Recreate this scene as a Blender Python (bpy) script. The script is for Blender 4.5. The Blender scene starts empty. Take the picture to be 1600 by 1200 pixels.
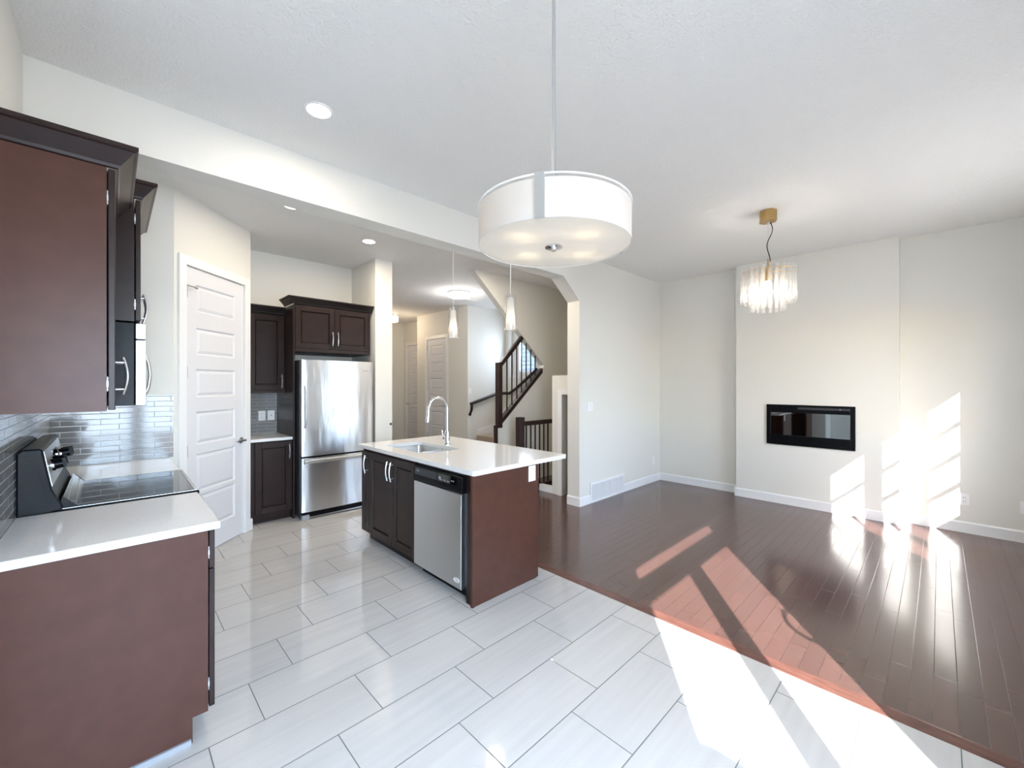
import bpy, bmesh, math, random
from mathutils import Vector, Matrix
random.seed(7)
C = bpy.context.scene.collection
SC = bpy.context.scene
PI = math.pi

# ------------------------------------------------------------------ camera
H = 1.5
YAW = math.radians(44.08)
cam_d = bpy.data.cameras.new('camera')
cam_d.sensor_width = 36.0
cam_d.lens = 646.0 / 1600.0 * 36.0
cam_d.clip_start = 0.02
cam = bpy.data.objects.new('camera', cam_d)
C.objects.link(cam)
cam.location = (0, 0, H)
cam.rotation_euler = (PI / 2, 0, -(YAW))
SC.camera = cam

# ------------------------------------------------------------------ colour management
SC.view_settings.view_transform = 'Standard'
SC.view_settings.look = 'None'
SC.view_settings.gamma = 1.0
SC.view_settings.use_curve_mapping = False
SC.view_settings.exposure = 0.88
SC.cycles.use_denoising = True
SC.cycles.max_bounces = 10
SC.cycles.diffuse_bounces = 6
SC.cycles.glossy_bounces = 5
SC.cycles.transmission_bounces = 8
SC.cycles.transparent_max_bounces = 24
SC.cycles.sample_clamp_indirect = 5.0
SC.cycles.blur_glossy = 1.0
SC.cycles.use_adaptive_sampling = False
SC.cycles.caustics_reflective = True
SC.cycles.caustics_refractive = False

# ------------------------------------------------------------------ sky
SUN_DIR = Vector((0.79, 0.61, -0.59)).normalized()      # the way the light travels
w = bpy.data.worlds.new('sky')
SC.world = w
w.use_nodes = True
nt = w.node_tree
for n in list(nt.nodes):
    nt.nodes.remove(n)
out = nt.nodes.new('ShaderNodeOutputWorld')
bg = nt.nodes.new('ShaderNodeBackground')
sky = nt.nodes.new('ShaderNodeTexSky')
sky.sky_type = 'NISHITA'
sky.sun_disc = False
sky.sun_elevation = math.radians(30.6)
sky.sun_rotation = math.radians(232)
sky.air_density = 1.0
sky.dust_density = 1.0
bg.inputs['Strength'].default_value = 0.8
nt.links.new(sky.outputs[0], bg.inputs['Color'])
nt.links.new(bg.outputs[0], out.inputs['Surface'])

# ------------------------------------------------------------------ sun
sd = bpy.data.lights.new('sun', 'SUN')
sd.energy = 20.0
sd.angle = math.radians(0.35)
sd.color = (1.0, 0.98, 0.95)
so = bpy.data.objects.new('sun', sd)
C.objects.link(so)
so.location = (-6, -6, 6)
so.rotation_euler = SUN_DIR.to_track_quat('-Z', 'Y').to_euler()

# ------------------------------------------------------------------ daylight of the windows (sky light through each pane)
def window_light(name, x0, x1, z0, z1, power, col=(0.60, 0.78, 1.0)):
    d = bpy.data.lights.new(name, 'AREA')
    d.shape = 'RECTANGLE'
    d.size = x1 - x0
    d.size_y = z1 - z0
    d.energy = power
    d.color = col
    o = bpy.data.objects.new(name, d)
    C.objects.link(o)
    d.spread = math.radians(140)
    o.location = ((x0 + x1) / 2, -1.62, (z0 + z1) / 2)
    o.rotation_euler = Vector((0, 1, -1.0)).to_track_quat('-Z', 'Y').to_euler()
    return o
window_light('daylight_door', -0.44, 1.03, 0.25, 2.28, 122)
for i, (a, b) in enumerate(((3.61, 3.99), (4.19, 4.61), (4.79, 5.09))):
    window_light('daylight_window', a, b, 1.0, 2.24, 15)

d = bpy.data.lights.new('daylight_stair', 'AREA'); d.shape = 'RECTANGLE'; d.size = .5; d.size_y = 1.0; d.energy = 22; d.color = (0.74, 0.86, 1.0)
o = bpy.data.objects.new('daylight_stair', d); C.objects.link(o); o.location = (6.36, 5.98, 2.25)
o.rotation_euler = Vector((-1, 0, -.25)).to_track_quat('-Z', 'Z').to_euler()

# ================================================================== helpers
def lin(r, g, b):
    f = lambda c: (c / 255 / 12.92) if c / 255 <= 0.04045 else ((c / 255 + 0.055) / 1.055) ** 2.4
    return (f(r), f(g), f(b), 1.0)

def new_mat(name):
    m = bpy.data.materials.new(name)
    m.use_nodes = True
    nt = m.node_tree
    b = nt.nodes['Principled BSDF']
    return m, nt, b

def mat(name, col, rough=0.5, metal=0.0, spec=0.5, noise=0.0, nscale=6.0, bump=0.0, bscale=200.0, coat=0.0, emit=None, estr=0.0, stretch=None):
    m, nt, b = new_mat(name)
    b.inputs['Base Color'].default_value = col
    b.inputs['Roughness'].default_value = rough
    b.inputs['Metallic'].default_value = metal
    b.inputs['Specular IOR Level'].default_value = spec
    b.inputs['Coat Weight'].default_value = coat
    b.inputs['Coat Roughness'].default_value = 0.08
    geo = nt.nodes.new('ShaderNodeNewGeometry')
    mp = nt.nodes.new('ShaderNodeMapping')
    if stretch:
        mp.inputs['Scale'].default_value = stretch
    nt.links.new(geo.outputs['Position'], mp.inputs['Vector'])
    if noise:
        tx = nt.nodes.new('ShaderNodeTexNoise')
        tx.inputs['Scale'].default_value = nscale
        tx.inputs['Detail'].default_value = 5
        nt.links.new(mp.outputs[0], tx.inputs['Vector'])
        mx = nt.nodes.new('ShaderNodeMix')
        mx.data_type = 'RGBA'
        lo = tuple(c * (1 - noise) for c in col[:3]) + (1,)
        hi = tuple(min(1, c * (1 + noise)) for c in col[:3]) + (1,)
        mx.inputs[6].default_value = lo
        mx.inputs[7].default_value = hi
        mr = nt.nodes.new('ShaderNodeMapRange')
        mr.inputs['From Min'].default_value = 0.3
        mr.inputs['From Max'].default_value = 0.7
        nt.links.new(tx.outputs['Fac'], mr.inputs['Value'])
        nt.links.new(mr.outputs[0], mx.inputs[0])
        nt.links.new(mx.outputs[2], b.inputs['Base Color'])
    if bump:
        tb = nt.nodes.new('ShaderNodeTexNoise')
        tb.inputs['Scale'].default_value = bscale
        tb.inputs['Detail'].default_value = 3
        nt.links.new(mp.outputs[0], tb.inputs['Vector'])
        bp = nt.nodes.new('ShaderNodeBump')
        bp.inputs['Strength'].default_value = bump
        bp.inputs['Distance'].default_value = 0.01
        nt.links.new(tb.outputs['Fac'], bp.inputs['Height'])
        nt.links.new(bp.outputs[0], b.inputs['Normal'])
    if emit:
        b.inputs['Emission Color'].default_value = emit
        b.inputs['Emission Strength'].default_value = estr
    return m

def mnode(nt, op, a, b=None, c=None):
    n = nt.nodes.new('ShaderNodeMath')
    n.operation = op
    for i, v in enumerate((a, b, c)):
        if v is None:
            continue
        if isinstance(v, (int, float)):
            n.inputs[i].default_value = v
        else:
            nt.links.new(v, n.inputs[i])
    return n.outputs[0]

def tile_mat(name, L, Wd, x0, y0, shift, grout_w, col, grout, rough, ua='X', va='Y', vary=0.03, streak=None, grout_rough=0.7, bump=0.25, mod=None, edge_soft=0.0, spec=0.5):
    """Running-bond tiles laid on a world plane: L along ua, Wd along va, each row shifted."""
    m, nt, b = new_mat(name)
    geo = nt.nodes.new('ShaderNodeNewGeometry')
    sep = nt.nodes.new('ShaderNodeSeparateXYZ')
    nt.links.new(geo.outputs['Position'], sep.inputs[0])
    u, v = sep.outputs[ua], sep.outputs[va]
    rv = mnode(nt, 'DIVIDE', mnode(nt, 'SUBTRACT', v, y0), Wd)
    row = mnode(nt, 'FLOOR', rv)
    fv = mnode(nt, 'SUBTRACT', rv, row)
    if mod == 'random':                          # random stagger for boards
        wn0 = nt.nodes.new('ShaderNodeTexWhiteNoise')
        wn0.noise_dimensions = '1D'
        nt.links.new(row, wn0.inputs['W'])
        sh = wn0.outputs['Value']
    else:
        sh = mnode(nt, 'MULTIPLY', row, shift)
    ru = mnode(nt, 'SUBTRACT', mnode(nt, 'DIVIDE', mnode(nt, 'SUBTRACT', u, x0), L), sh)
    colu = mnode(nt, 'FLOOR', ru)
    fu = mnode(nt, 'SUBTRACT', ru, colu)
    du = mnode(nt, 'MULTIPLY', mnode(nt, 'MINIMUM', fu, mnode(nt, 'SUBTRACT', 1.0, fu)), L)
    dv = mnode(nt, 'MULTIPLY', mnode(nt, 'MINIMUM', fv, mnode(nt, 'SUBTRACT', 1.0, fv)), Wd)
    d = mnode(nt, 'MINIMUM', du, dv)
    g = mnode(nt, 'LESS_THAN', d, grout_w / 2)
    cmb = nt.nodes.new('ShaderNodeCombineXYZ')
    nt.links.new(row, cmb.inputs[0]); nt.links.new(colu, cmb.inputs[1])
    wn = nt.nodes.new('ShaderNodeTexWhiteNoise')
    wn.noise_dimensions = '3D'
    nt.links.new(cmb.outputs[0], wn.inputs['Vector'])
    val = mnode(nt, 'MULTIPLY_ADD', wn.outputs['Value'], 2 * vary, 1 - vary)
    if streak:
        mp = nt.nodes.new('ShaderNodeMapping')
        mp.inputs['Scale'].default_value = streak[0]
        nt.links.new(geo.outputs['Position'], mp.inputs['Vector'])
        off = nt.nodes.new('ShaderNodeVectorMath'); off.operation = 'MULTIPLY_ADD'
        nt.links.new(wn.outputs['Color'], off.inputs[0])
        off.inputs[1].default_value = (30, 30, 30)
        nt.links.new(mp.outputs[0], off.inputs[2])
        tx = nt.nodes.new('ShaderNodeTexNoise')
        tx.inputs['Scale'].default_value = 1.0
        tx.inputs['Detail'].default_value = 2
        tx.inputs['Roughness'].default_value = 0.5
        nt.links.new(off.outputs[0], tx.inputs['Vector'])
        mr = nt.nodes.new('ShaderNodeMapRange')
        mr.inputs['From Min'].default_value = 0.25
        mr.inputs['From Max'].default_value = 0.75
        mr.inputs['To Min'].default_value = 1 - streak[1]
        mr.inputs['To Max'].default_value = 1 + streak[1]
        nt.links.new(tx.outputs['Fac'], mr.inputs['Value'])
        val = mnode(nt, 'MULTIPLY', val, mr.outputs[0])
    cm = nt.nodes.new('ShaderNodeVectorMath'); cm.operation = 'SCALE'
    cm.inputs[0].default_value = col[:3]
    nt.links.new(val, cm.inputs['Scale'])
    mx = nt.nodes.new('ShaderNodeMix'); mx.data_type = 'RGBA'
    nt.links.new(g, mx.inputs[0])
    nt.links.new(cm.outputs[0], mx.inputs[6])
    mx.inputs[7].default_value = grout
    nt.links.new(mx.outputs[2], b.inputs['Base Color'])
    nt.links.new(mnode(nt, 'MULTIPLY_ADD', g, grout_rough - rough, rough), b.inputs['Roughness'])
    b.inputs['Specular IOR Level'].default_value = spec
    bp = nt.nodes.new('ShaderNodeBump')
    bp.inputs['Strength'].default_value = bump
    bp.inputs['Distance'].default_value = 0.002
    h = nt.nodes.new('ShaderNodeMapRange')
    h.inputs['From Min'].default_value = grout_w / 2 * 0.6
    h.inputs['From Max'].default_value = grout_w / 2 + 0.002 + edge_soft
    nt.links.new(d, h.inputs['Value'])
    nt.links.new(h.outputs[0], bp.inputs['Height'])
    nt.links.new(bp.outputs[0], b.inputs['Normal'])
    return m

def thin_glass(name, tint=(1, 1, 1, 1), refl=1.0, rough=0.02):
    m = bpy.data.materials.new(name)
    m.use_nodes = True
    nt = m.node_tree
    for n in list(nt.nodes):
        nt.nodes.remove(n)
    o = nt.nodes.new('ShaderNodeOutputMaterial')
    t = nt.nodes.new('ShaderNodeBsdfTransparent'); t.inputs[0].default_value = tint
    g = nt.nodes.new('ShaderNodeBsdfGlossy'); g.inputs['Roughness'].default_value = rough
    lw = nt.nodes.new('ShaderNodeLayerWeight'); lw.inputs['Blend'].default_value = 0.5
    mx = nt.nodes.new('ShaderNodeMixShader')
    f5 = mnode(nt, 'POWER', lw.outputs['Facing'], 5.0)          # Schlick: same from both sides of the pane
    fac = mnode(nt, 'MULTIPLY_ADD', f5, 0.96, 0.04)
    nt.links.new(mnode(nt, 'MINIMUM', mnode(nt, 'MULTIPLY', fac, refl), 1.0), mx.inputs[0])
    nt.links.new(t.outputs[0], mx.inputs[1])
    nt.links.new(g.outputs[0], mx.inputs[2])
    nt.links.new(mx.outputs[0], o.inputs['Surface'])
    return m

def rod_glass(name):
    m = thin_glass(name, (0.99, 0.99, 0.99, 1), 2.0, 0.06)
    nt = m.node_tree
    o = [n for n in nt.nodes if n.type == 'OUTPUT_MATERIAL'][0]
    src = o.inputs['Surface'].links[0].from_socket
    d = nt.nodes.new('ShaderNodeBsdfTranslucent'); d.inputs[0].default_value = (.95, .95, .95, 1)
    e = nt.nodes.new('ShaderNodeBsdfDiffuse'); e.inputs[0].default_value = (.95, .95, .95, 1)
    m1 = nt.nodes.new('ShaderNodeMixShader'); m1.inputs[0].default_value = .5
    nt.links.new(d.outputs[0], m1.inputs[1]); nt.links.new(e.outputs[0], m1.inputs[2])
    m2 = nt.nodes.new('ShaderNodeMixShader'); m2.inputs[0].default_value = .045
    nt.links.new(src, m2.inputs[1]); nt.links.new(m1.outputs[0], m2.inputs[2])
    nt.links.new(m2.outputs[0], o.inputs['Surface'])
    return m

def frosted(name, col, trans=0.6, emit=None, estr=0.0):
    """white lamp glass / fabric: diffuse + translucent, lit by the bulbs inside it."""
    m = bpy.data.materials.new(name)
    m.use_nodes = True
    nt = m.node_tree
    for n in list(nt.nodes):
        nt.nodes.remove(n)
    o = nt.nodes.new('ShaderNodeOutputMaterial')
    d = nt.nodes.new('ShaderNodeBsdfDiffuse'); d.inputs[0].default_value = col
    t = nt.nodes.new('ShaderNodeBsdfTranslucent'); t.inputs[0].default_value = col
    mx = nt.nodes.new('ShaderNodeMixShader'); mx.inputs[0].default_value = trans
    nt.links.new(d.outputs[0], mx.inputs[1]); nt.links.new(t.outputs[0], mx.inputs[2])
    last = mx
    if emit:
        e = nt.nodes.new('ShaderNodeEmission'); e.inputs[0].default_value = emit; e.inputs[1].default_value = estr
        ad = nt.nodes.new('ShaderNodeAddShader')
        nt.links.new(mx.outputs[0], ad.inputs[0]); nt.links.new(e.outputs[0], ad.inputs[1])
        last = ad
    nt.links.new(last.outputs[0], o.inputs['Surface'])
    return m

def glow(name, col, strength):
    m = bpy.data.materials.new(name)
    m.use_nodes = True
    nt = m.node_tree
    for n in list(nt.nodes):
        nt.nodes.remove(n)
    o = nt.nodes.new('ShaderNodeOutputMaterial')
    e = nt.nodes.new('ShaderNodeEmission'); e.inputs[0].default_value = col; e.inputs[1].default_value = strength
    nt.links.new(e.outputs[0], o.inputs['Surface'])
    return m

class Fr:
    """a local frame: u = width, v = height, w = out of the front."""
    def __init__(s, o, U, W, V=(0, 0, 1)):
        s.o = Vector(o); s.U = Vector(U).normalized(); s.V = Vector(V).normalized(); s.W = Vector(W).normalized()
    def p(s, u, v, w):
        return s.o + s.U * u + s.V * v + s.W * w

class MB:
    def __init__(s):
        s.v = []; s.f = []
    def add(s, vs, fs):
        o = len(s.v)
        s.v += [Vector(q) for q in vs]
        s.f += [tuple(i + o for i in f) for f in fs]
        return s
    def hexa(s, P):
        return s.add(P, [(0, 3, 2, 1), (4, 5, 6, 7), (0, 1, 5, 4), (1, 2, 6, 5), (2, 3, 7, 6), (3, 0, 4, 7)])
    def box(s, x0, x1, y0, y1, z0, z1):
        return s.hexa([(x0, y0, z0), (x1, y0, z0), (x1, y1, z0), (x0, y1, z0), (x0, y0, z1), (x1, y0, z1), (x1, y1, z1), (x0, y1, z1)])
    def lbox(s, F, u0, u1, v0, v1, w0, w1):
        return s.hexa([F.p(u0, v0, w0), F.p(u1, v0, w0), F.p(u1, v0, w1), F.p(u0, v0, w1), F.p(u0, v1, w0), F.p(u1, v1, w0), F.p(u1, v1, w1), F.p(u0, v1, w1)])
    def prism(s, poly, d):
        """poly: 3-D points of one face, d: extrusion vector."""
        n = len(poly); d = Vector(d)
        a = [Vector(p) for p in poly]
        b = [p + d for p in a]
        fs = [tuple(range(n))[::-1], tuple(range(n, 2 * n))]
        for i in range(n):
            j = (i + 1) % n
            fs.append((i, j, n + j, n + i))
        return s.add(a + b, fs)
    def cyl(s, p0, p1, r0, r1=None, n=20, cap=True):
        r1 = r0 if r1 is None else r1
        p0 = Vector(p0); p1 = Vector(p1)
        ax = (p1 - p0).normalized()
        t = Vector((0, 0, 1)) if abs(ax.z) < 0.9 else Vector((1, 0, 0))
        a = ax.cross(t).normalized(); b = ax.cross(a)
        vs = []
        for p, r in ((p0, r0), (p1, r1)):
            for i in range(n):
                k = 2 * PI * i / n
                vs.append(p + a * (r * math.cos(k)) + b * (r * math.sin(k)))
        fs = [(i, (i + 1) % n, n + (i + 1) % n, n + i) for i in range(n)]
        if cap:
            fs += [tuple(range(n))[::-1], tuple(range(n, 2 * n))]
        return s.add(vs, fs)
    def tube(s, pts, r, n=10, flat=None):
        """round tube along a path; flat=(vector, factor) squashes it along vector."""
        pts = [Vector(p) for p in pts]
        m = len(pts)
        rs = r if isinstance(r, (list, tuple)) else [r] * m
        prev = None; vs = []
        for i, p in enumerate(pts):
            d = (pts[min(i + 1, m - 1)] - pts[max(i - 1, 0)]).normalized()
            if prev is None:
                t = Vector((0, 0, 1)) if abs(d.z) < 0.9 else Vector((1, 0, 0))
                a = d.cross(t).normalized()
            else:
                a = (prev - d * prev.dot(d)).normalized()
            prev = a
            b = d.cross(a)
            for k in range(n):
                q = 2 * PI * k / n
                off = a * (rs[i] * math.cos(q)) + b * (rs[i] * math.sin(q))
                if flat:
                    fv = Vector(flat[0]).normalized()
                    off = off + fv * (off.dot(fv) * (flat[1] - 1))
                vs.append(p + off)
        fs = []
        for i in range(m - 1):
            for k in range(n):
                k2 = (k + 1) % n
                fs.append((i * n + k, i * n + k2, (i + 1) * n + k2, (i + 1) * n + k))
        fs += [tuple(range(n))[::-1], tuple(range((m - 1) * n, m * n))]
        return s.add(vs, fs)
    def lathe(s, c, prof, n=40, close=False):
        """prof: list of (radius, z) around the vertical axis through c."""
        c = Vector(c); vs = []; m = len(prof)
        for r, z in prof:
            for i in range(n):
                k = 2 * PI * i / n
                vs.append(c + Vector((r * math.cos(k), r * math.sin(k), z)))
        fs = []
        for j in range(m if close else m - 1):
            j2 = (j + 1) % m
            for i in range(n):
                i2 = (i + 1) % n
                fs.append((j * n + i, j * n + i2, j2 * n + i2, j2 * n + i))
        return s.add(vs, fs)
    def sphere(s, c, r, n=16, sz=1.0):
        return s.lathe(c, [(max(1e-4, r * math.sin(PI * i / n)), -r * sz * math.cos(PI * i / n)) for i in range(n + 1)], n=n * 2)
    def build(s, name, m, parent=None, smooth=False, bevel=0.0, seg=2):
        me = bpy.data.meshes.new(name)
        base = Vector((0, 0, 0))
        if parent is not None:
            q = parent
            while q is not None:
                base += q.location; q = q.parent
            org = Vector((0, 0, 0))
        else:
            xs = [p.x for p in s.v]; ys = [p.y for p in s.v]; zs = [p.z for p in s.v]
            org = Vector(((min(xs) + max(xs)) / 2, (min(ys) + max(ys)) / 2, min(zs)))
            base = org
        me.from_pydata([tuple(p - base) for p in s.v], [], s.f)
        bm = bmesh.new(); bm.from_mesh(me)
        bmesh.ops.recalc_face_normals(bm, faces=bm.faces)
        bm.to_mesh(me); bm.free()
        o = bpy.data.objects.new(name, me)
        C.objects.link(o)
        if parent is not None:
            o.parent = parent
        else:
            o.location = org
        me.materials.append(m)
        if smooth:
            for p in me.polygons:
                p.use_smooth = True
            me.set_sharp_from_angle(angle=math.radians(38))
        if bevel:
            b = o.modifiers.new('bevel', 'BEVEL')
            b.width = bevel; b.segments = seg; b.limit_method = 'ANGLE'; b.angle_limit = math.radians(40)
            b.harden_normals = False
        return o

def tag(o, label, cat, group=None):
    o['label'] = label; o['category'] = cat
    if group:
        o['group'] = group
    return o

def thing(name, label, cat, loc, group=None):
    o = bpy.data.objects.new(name, None)
    o.empty_display_size = 0.1
    C.objects.link(o); o.location = loc
    return tag(o, label, cat, group)

def struct(name, mb, m, label=None, cat=None, **kw):
    o = mb.build(name, m, None, **kw)
    o['kind'] = 'structure'
    if label:
        o['label'] = label
    if cat:
        o['category'] = cat
    return o

def sthing(name, label, cat, loc):
    o = thing(name, label, cat, loc)
    o['kind'] = 'structure'
    return o

def copy_tree(o, parent=None):
    c = o.copy(); C.objects.link(c)
    if parent is not None:
        c.parent = parent
    for ch in [k for k in o.children]:
        copy_tree(ch, c)
    return c

def point_light(name, loc, power, col, r=0.03, parent=None):
    d = bpy.data.lights.new(name, 'POINT')
    d.energy = power; d.color = col; d.shadow_soft_size = r
    o = bpy.data.objects.new(name, d); C.objects.link(o)
    if parent is not None:
        o.parent = parent; o.location = Vector(loc) - parent.location
    else:
        o.location = loc
    return o

# ================================================================== materials
M = {}
M['wall'] = mat('wall_paint', lin(226, 224, 217), 0.55, spec=0.35, bump=0.05, bscale=320)
M['ceiling'] = mat('ceiling_texture', lin(232, 231, 229), 0.75, spec=0.2, bump=0.55, bscale=75)
M['trimw'] = mat('white_trim_paint', lin(236, 236, 236), 0.32, spec=0.5)
M['doorw'] = mat('white_door_paint', lin(222, 222, 225), 0.38, spec=0.5)
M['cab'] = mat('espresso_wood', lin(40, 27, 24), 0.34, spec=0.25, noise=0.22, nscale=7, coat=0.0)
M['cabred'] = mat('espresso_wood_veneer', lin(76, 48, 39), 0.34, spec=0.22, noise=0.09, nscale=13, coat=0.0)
M['cabdark'] = mat('espresso_wood_edge', lin(24, 16, 15), 0.4, noise=0.2)
M['quartz'] = mat('white_quartz', lin(224, 224, 224), 0.10, spec=0.5, noise=0.05, nscale=160)
M['steel'] = mat('brushed_steel', lin(206, 208, 210), 0.30, metal=1.0, noise=0.04, nscale=3, stretch=(1, 1, 0.02), bump=0.02, bscale=400)
M['steelw'] = mat('wavy_steel', lin(216, 218, 222), 0.15, metal=1.0, bump=0.55, bscale=2.6, stretch=(2.4, 1, 0.5))
for k_, r_ in (('steel', .36), ('steelw', .30)):
    b_ = M[k_].node_tree.nodes['Principled BSDF']
    b_.inputs['Roughness'].default_value = r_
    b_.inputs['Anisotropic'].default_value = 0.85
    b_.inputs['Anisotropic Rotation'].default_value = 0.25
M['chrome'] = mat('chrome', lin(225, 226, 228), 0.06, metal=1.0)
M['nickel'] = mat('satin_nickel', lin(208, 209, 211), 0.3, metal=1.0)
M['black'] = mat('black_plastic', lin(10, 11, 14), 0.3, spec=0.12)
M['blackglass'] = mat('black_glass', lin(8, 9, 12), 0.03, spec=1.0)
M['dgrey'] = mat('dark_grey_metal', lin(60, 62, 66), 0.4, metal=0.3)
M['lgrey'] = mat('grey_plastic', lin(150, 152, 156), 0.45)
M['plate'] = mat('white_plastic', lin(240, 240, 240), 0.35)
M['tinted'] = mat('tinted_mirror_glass', lin(120, 120, 118), 0.02, metal=1.0)
M['brass'] = mat('brushed_brass', lin(190, 160, 110), 0.3, metal=1.0)
M['rail'] = mat('dark_stained_rail', lin(40, 23, 20), 0.35, noise=0.2, nscale=9)
M['iron'] = mat('black_iron', lin(22, 20, 22), 0.45)
M['carpet'] = mat('beige_carpet', lin(178, 164, 148), 0.95, spec=0.1, noise=0.12, nscale=200, bump=0.5, bscale=500)
M['storage'] = mat('dark_storage', lin(48, 32, 20), 0.7, noise=0.5, nscale=5)
M['siding'] = mat('grey_siding', lin(226, 232, 240), 0.6)
M['deck'] = mat('deck_boards', lin(205, 200, 192), 0.8, noise=0.1)
M['outer'] = mat('outer_stucco', lin(205, 200, 190), 0.8)
M['floor'] = tile_mat('floor_tile', 0.613, 0.3085, 0.492, 2.096, 1 / 3, 0.0042, lin(190, 187, 183), lin(100, 105, 102), 0.055,
                      vary=0.02, streak=((1.5, 26, 1), 0.05), bump=0.3)
M['wood'] = tile_mat('hardwood', 0.9, 0.0835, 0.2, 0.018, 0, 0.0016, lin(84, 59, 53), lin(40, 28, 26), 0.18,
                     vary=0.13, bump=0.15, mod='random', grout_rough=0.5, spec=1.0)
M['woodstrip'] = mat('hardwood_strip', lin(98, 64, 55), 0.22, noise=0.25, nscale=9, stretch=(6, 1, 1))
M['splash_x'] = tile_mat('glass_tile_end', 0.2, 0.0405, 0.041, 0.918, 0.5, 0.0028, lin(124, 124, 124), lin(182, 182, 182), 0.08,
                         ua='X', va='Z', vary=0.05, bump=0.12, edge_soft=0.0)
M['splash_y'] = tile_mat('glass_tile_side', 0.2, 0.0405, 2.444, 0.918, 0.5, 0.0028, lin(124, 124, 124), lin(182, 182, 182), 0.08,
                         ua='Y', va='Z', vary=0.05, bump=0.12, edge_soft=0.0)
M['glass'] = thin_glass('window_glass', (0.97, 0.98, 1, 1), 0.9)
M['lampglass'] = thin_glass('clear_lamp_glass', (0.985, 0.985, 0.985, 1), 1.3)
M['rod'] = rod_glass('clear_glass_rod')
M['shade'] = frosted('white_fabric_shade', (0.82, 0.79, 0.76, 1), 0.6)
M['diff'] = frosted('frosted_diffuser', (0.88, 0.85, 0.80, 1), 0.72)
M['opal'] = frosted('opal_glass', (0.95, 0.94, 0.92, 1), 0.6)
M['led'] = glow('led_disc', (1, 0.97, 0.92, 1), 14)
M['flush'] = glow('flush_glass', (1, 0.97, 0.94, 1), 2.6)
M['flushw'] = glow('flush_glass_warm', (1, 0.84, 0.62, 1), 1.6)
M['bulb'] = glow('bulb_glow', (1, 0.9, 0.76, 1), 14)

XL, XR, YS, YB, ZC = -0.305, 6.19, 3.055, 5.633, 3.08
Y0 = -1.0                                           # wall with the patio door and windows
XD = -0.95                                          # dining side wall

# ================================================================== floor, ceiling, walls
struct('floor', MB().box(XD - .12, 2.51, Y0 - .12, YB + .12, -0.1, 0.0), M['floor'], 'pale glossy floor tiles laid in a staggered bond', 'floor')
fl = MB().box(2.595, XR + .12, Y0 - .12, 10.2, -0.1, 0.0)
fl.box(2.377, 2.595, YB + .12, 10.2, -0.1, 0.0)
struct('floor', fl, M['wood'], 'dark reddish brown hardwood plank floor', 'floor')
st = MB().prism([(2.51, Y0 - .1, -.05), (2.595, Y0 - .1, -.05), (2.595, Y0 - .1, .0012), (2.585, Y0 - .1, .002), (2.52, Y0 - .1, .002), (2.51, Y0 - .1, .001)], (0, 6.7, 0))
struct('trim_1', st, M['woodstrip'], 'dark wood transition strip between the tiles and the hardwood', 'floor trim')
struct('ceiling', MB().box(XD - .12, XR + .12, Y0 - .12, 10.2, ZC, ZC + .12), M['ceiling'], 'white textured ceiling', 'ceiling')

# kitchen side
struct('wall_left', MB().box(XL - .12, XL, 1.9, 4.39, 0, ZC), M['wall'], 'cream wall behind the range and wall cabinets', 'wall')
jog = MB().box(XD, XL - .12, 1.9, 2.02, 0, ZC)
jog.box(XD - .12, XD, Y0 - .12, 2.02, 0, ZC)
struct('wall_dining', jog, M['wall'], 'cream wall beside the dining area', 'wall')
struct('wall_kitchen', MB().box(XL, 0.36, 4.27, 4.39, 0, ZC), M['wall'], 'cream wall closing the range counter', 'wall')

# pantry wall at 45 degrees, with the door opening s .123-.851, up to 2.49
PW = Fr((0.355, 4.27, 0), (1, 1, 0), (1, -1, 0))
pw = MB()
pw.lbox(PW, 0, 0.119, 0, ZC, -.1, 0); pw.lbox(PW, 0.855, 0.955, 0, ZC, -.1, 0); pw.lbox(PW, 0.119, 0.855, 2.495, ZC, -.1, 0)
struct('wall_pantry', pw, M['wall'], 'cream angled wall around the pantry door', 'wall')
px, py = PW.p(0.955, 0, 0).x, PW.p(0.955, 0, 0).y
struct('wall_pantry_return', MB().box(px - .1, px, py, YB, 0, ZC), M['wall'], 'short cream return wall behind the pantry door', 'wall')
struct('wall_back', MB().box(px - .1, 2.377, YB, YB + .12, 0, ZC), M['wall'], 'cream wall behind the refrigerator', 'wall')
struct('wall_partition', MB().box(2.377, 2.607, 4.92, 9.8, 0, ZC), M['wall'], 'white partition wall beside the refrigerator', 'wall')

# header / living room wall with the clipped corner
poly = [(-.305, 2.765), (3.80, 2.765), (4.106, 2.517), (4.106, 0), (XR, 0), (XR, ZC), (-.305, ZC)]
struct('wall_middle', MB().prism([(x, YS, z) for x, z in poly], (0, .185, 0)), M['wall'], 'cream header and wall with a clipped corner opening to the kitchen', 'wall')

# right wall, in three pieces around the stair window (y 5.72-6.20, z 1.70-2.75)
rw = MB().box(XR, XR + .14, Y0 - .12, 5.70, 0, ZC)
rw.box(XR, XR + .14, 6.42, 6.72, 0, ZC); rw.box(XR, XR + .14, 5.70, 6.42, 0, 1.72); rw.box(XR, XR + .14, 5.70, 6.42, 2.78, ZC)
struct('wall_right', rw, M['wall'], 'pale wall behind the fireplace chase', 'wall')

# fireplace chase with the recess (y .665-1.525, z .75-1.23)
ch = MB()
cy0, cy1, cx = 0.295, 1.901, 6.04
ch.box(cx, XR, cy0, 0.68, 0, ZC); ch.box(cx, XR, 1.51, cy1, 0, ZC)
ch.box(cx, XR, 0.68, 1.51, 0, 0.765); ch.box(cx, XR, 0.68, 1.51, 1.22, ZC)
struct('wall_chase', ch, M['wall'], 'pale projecting chase holding the linear fireplace', 'wall')

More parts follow.
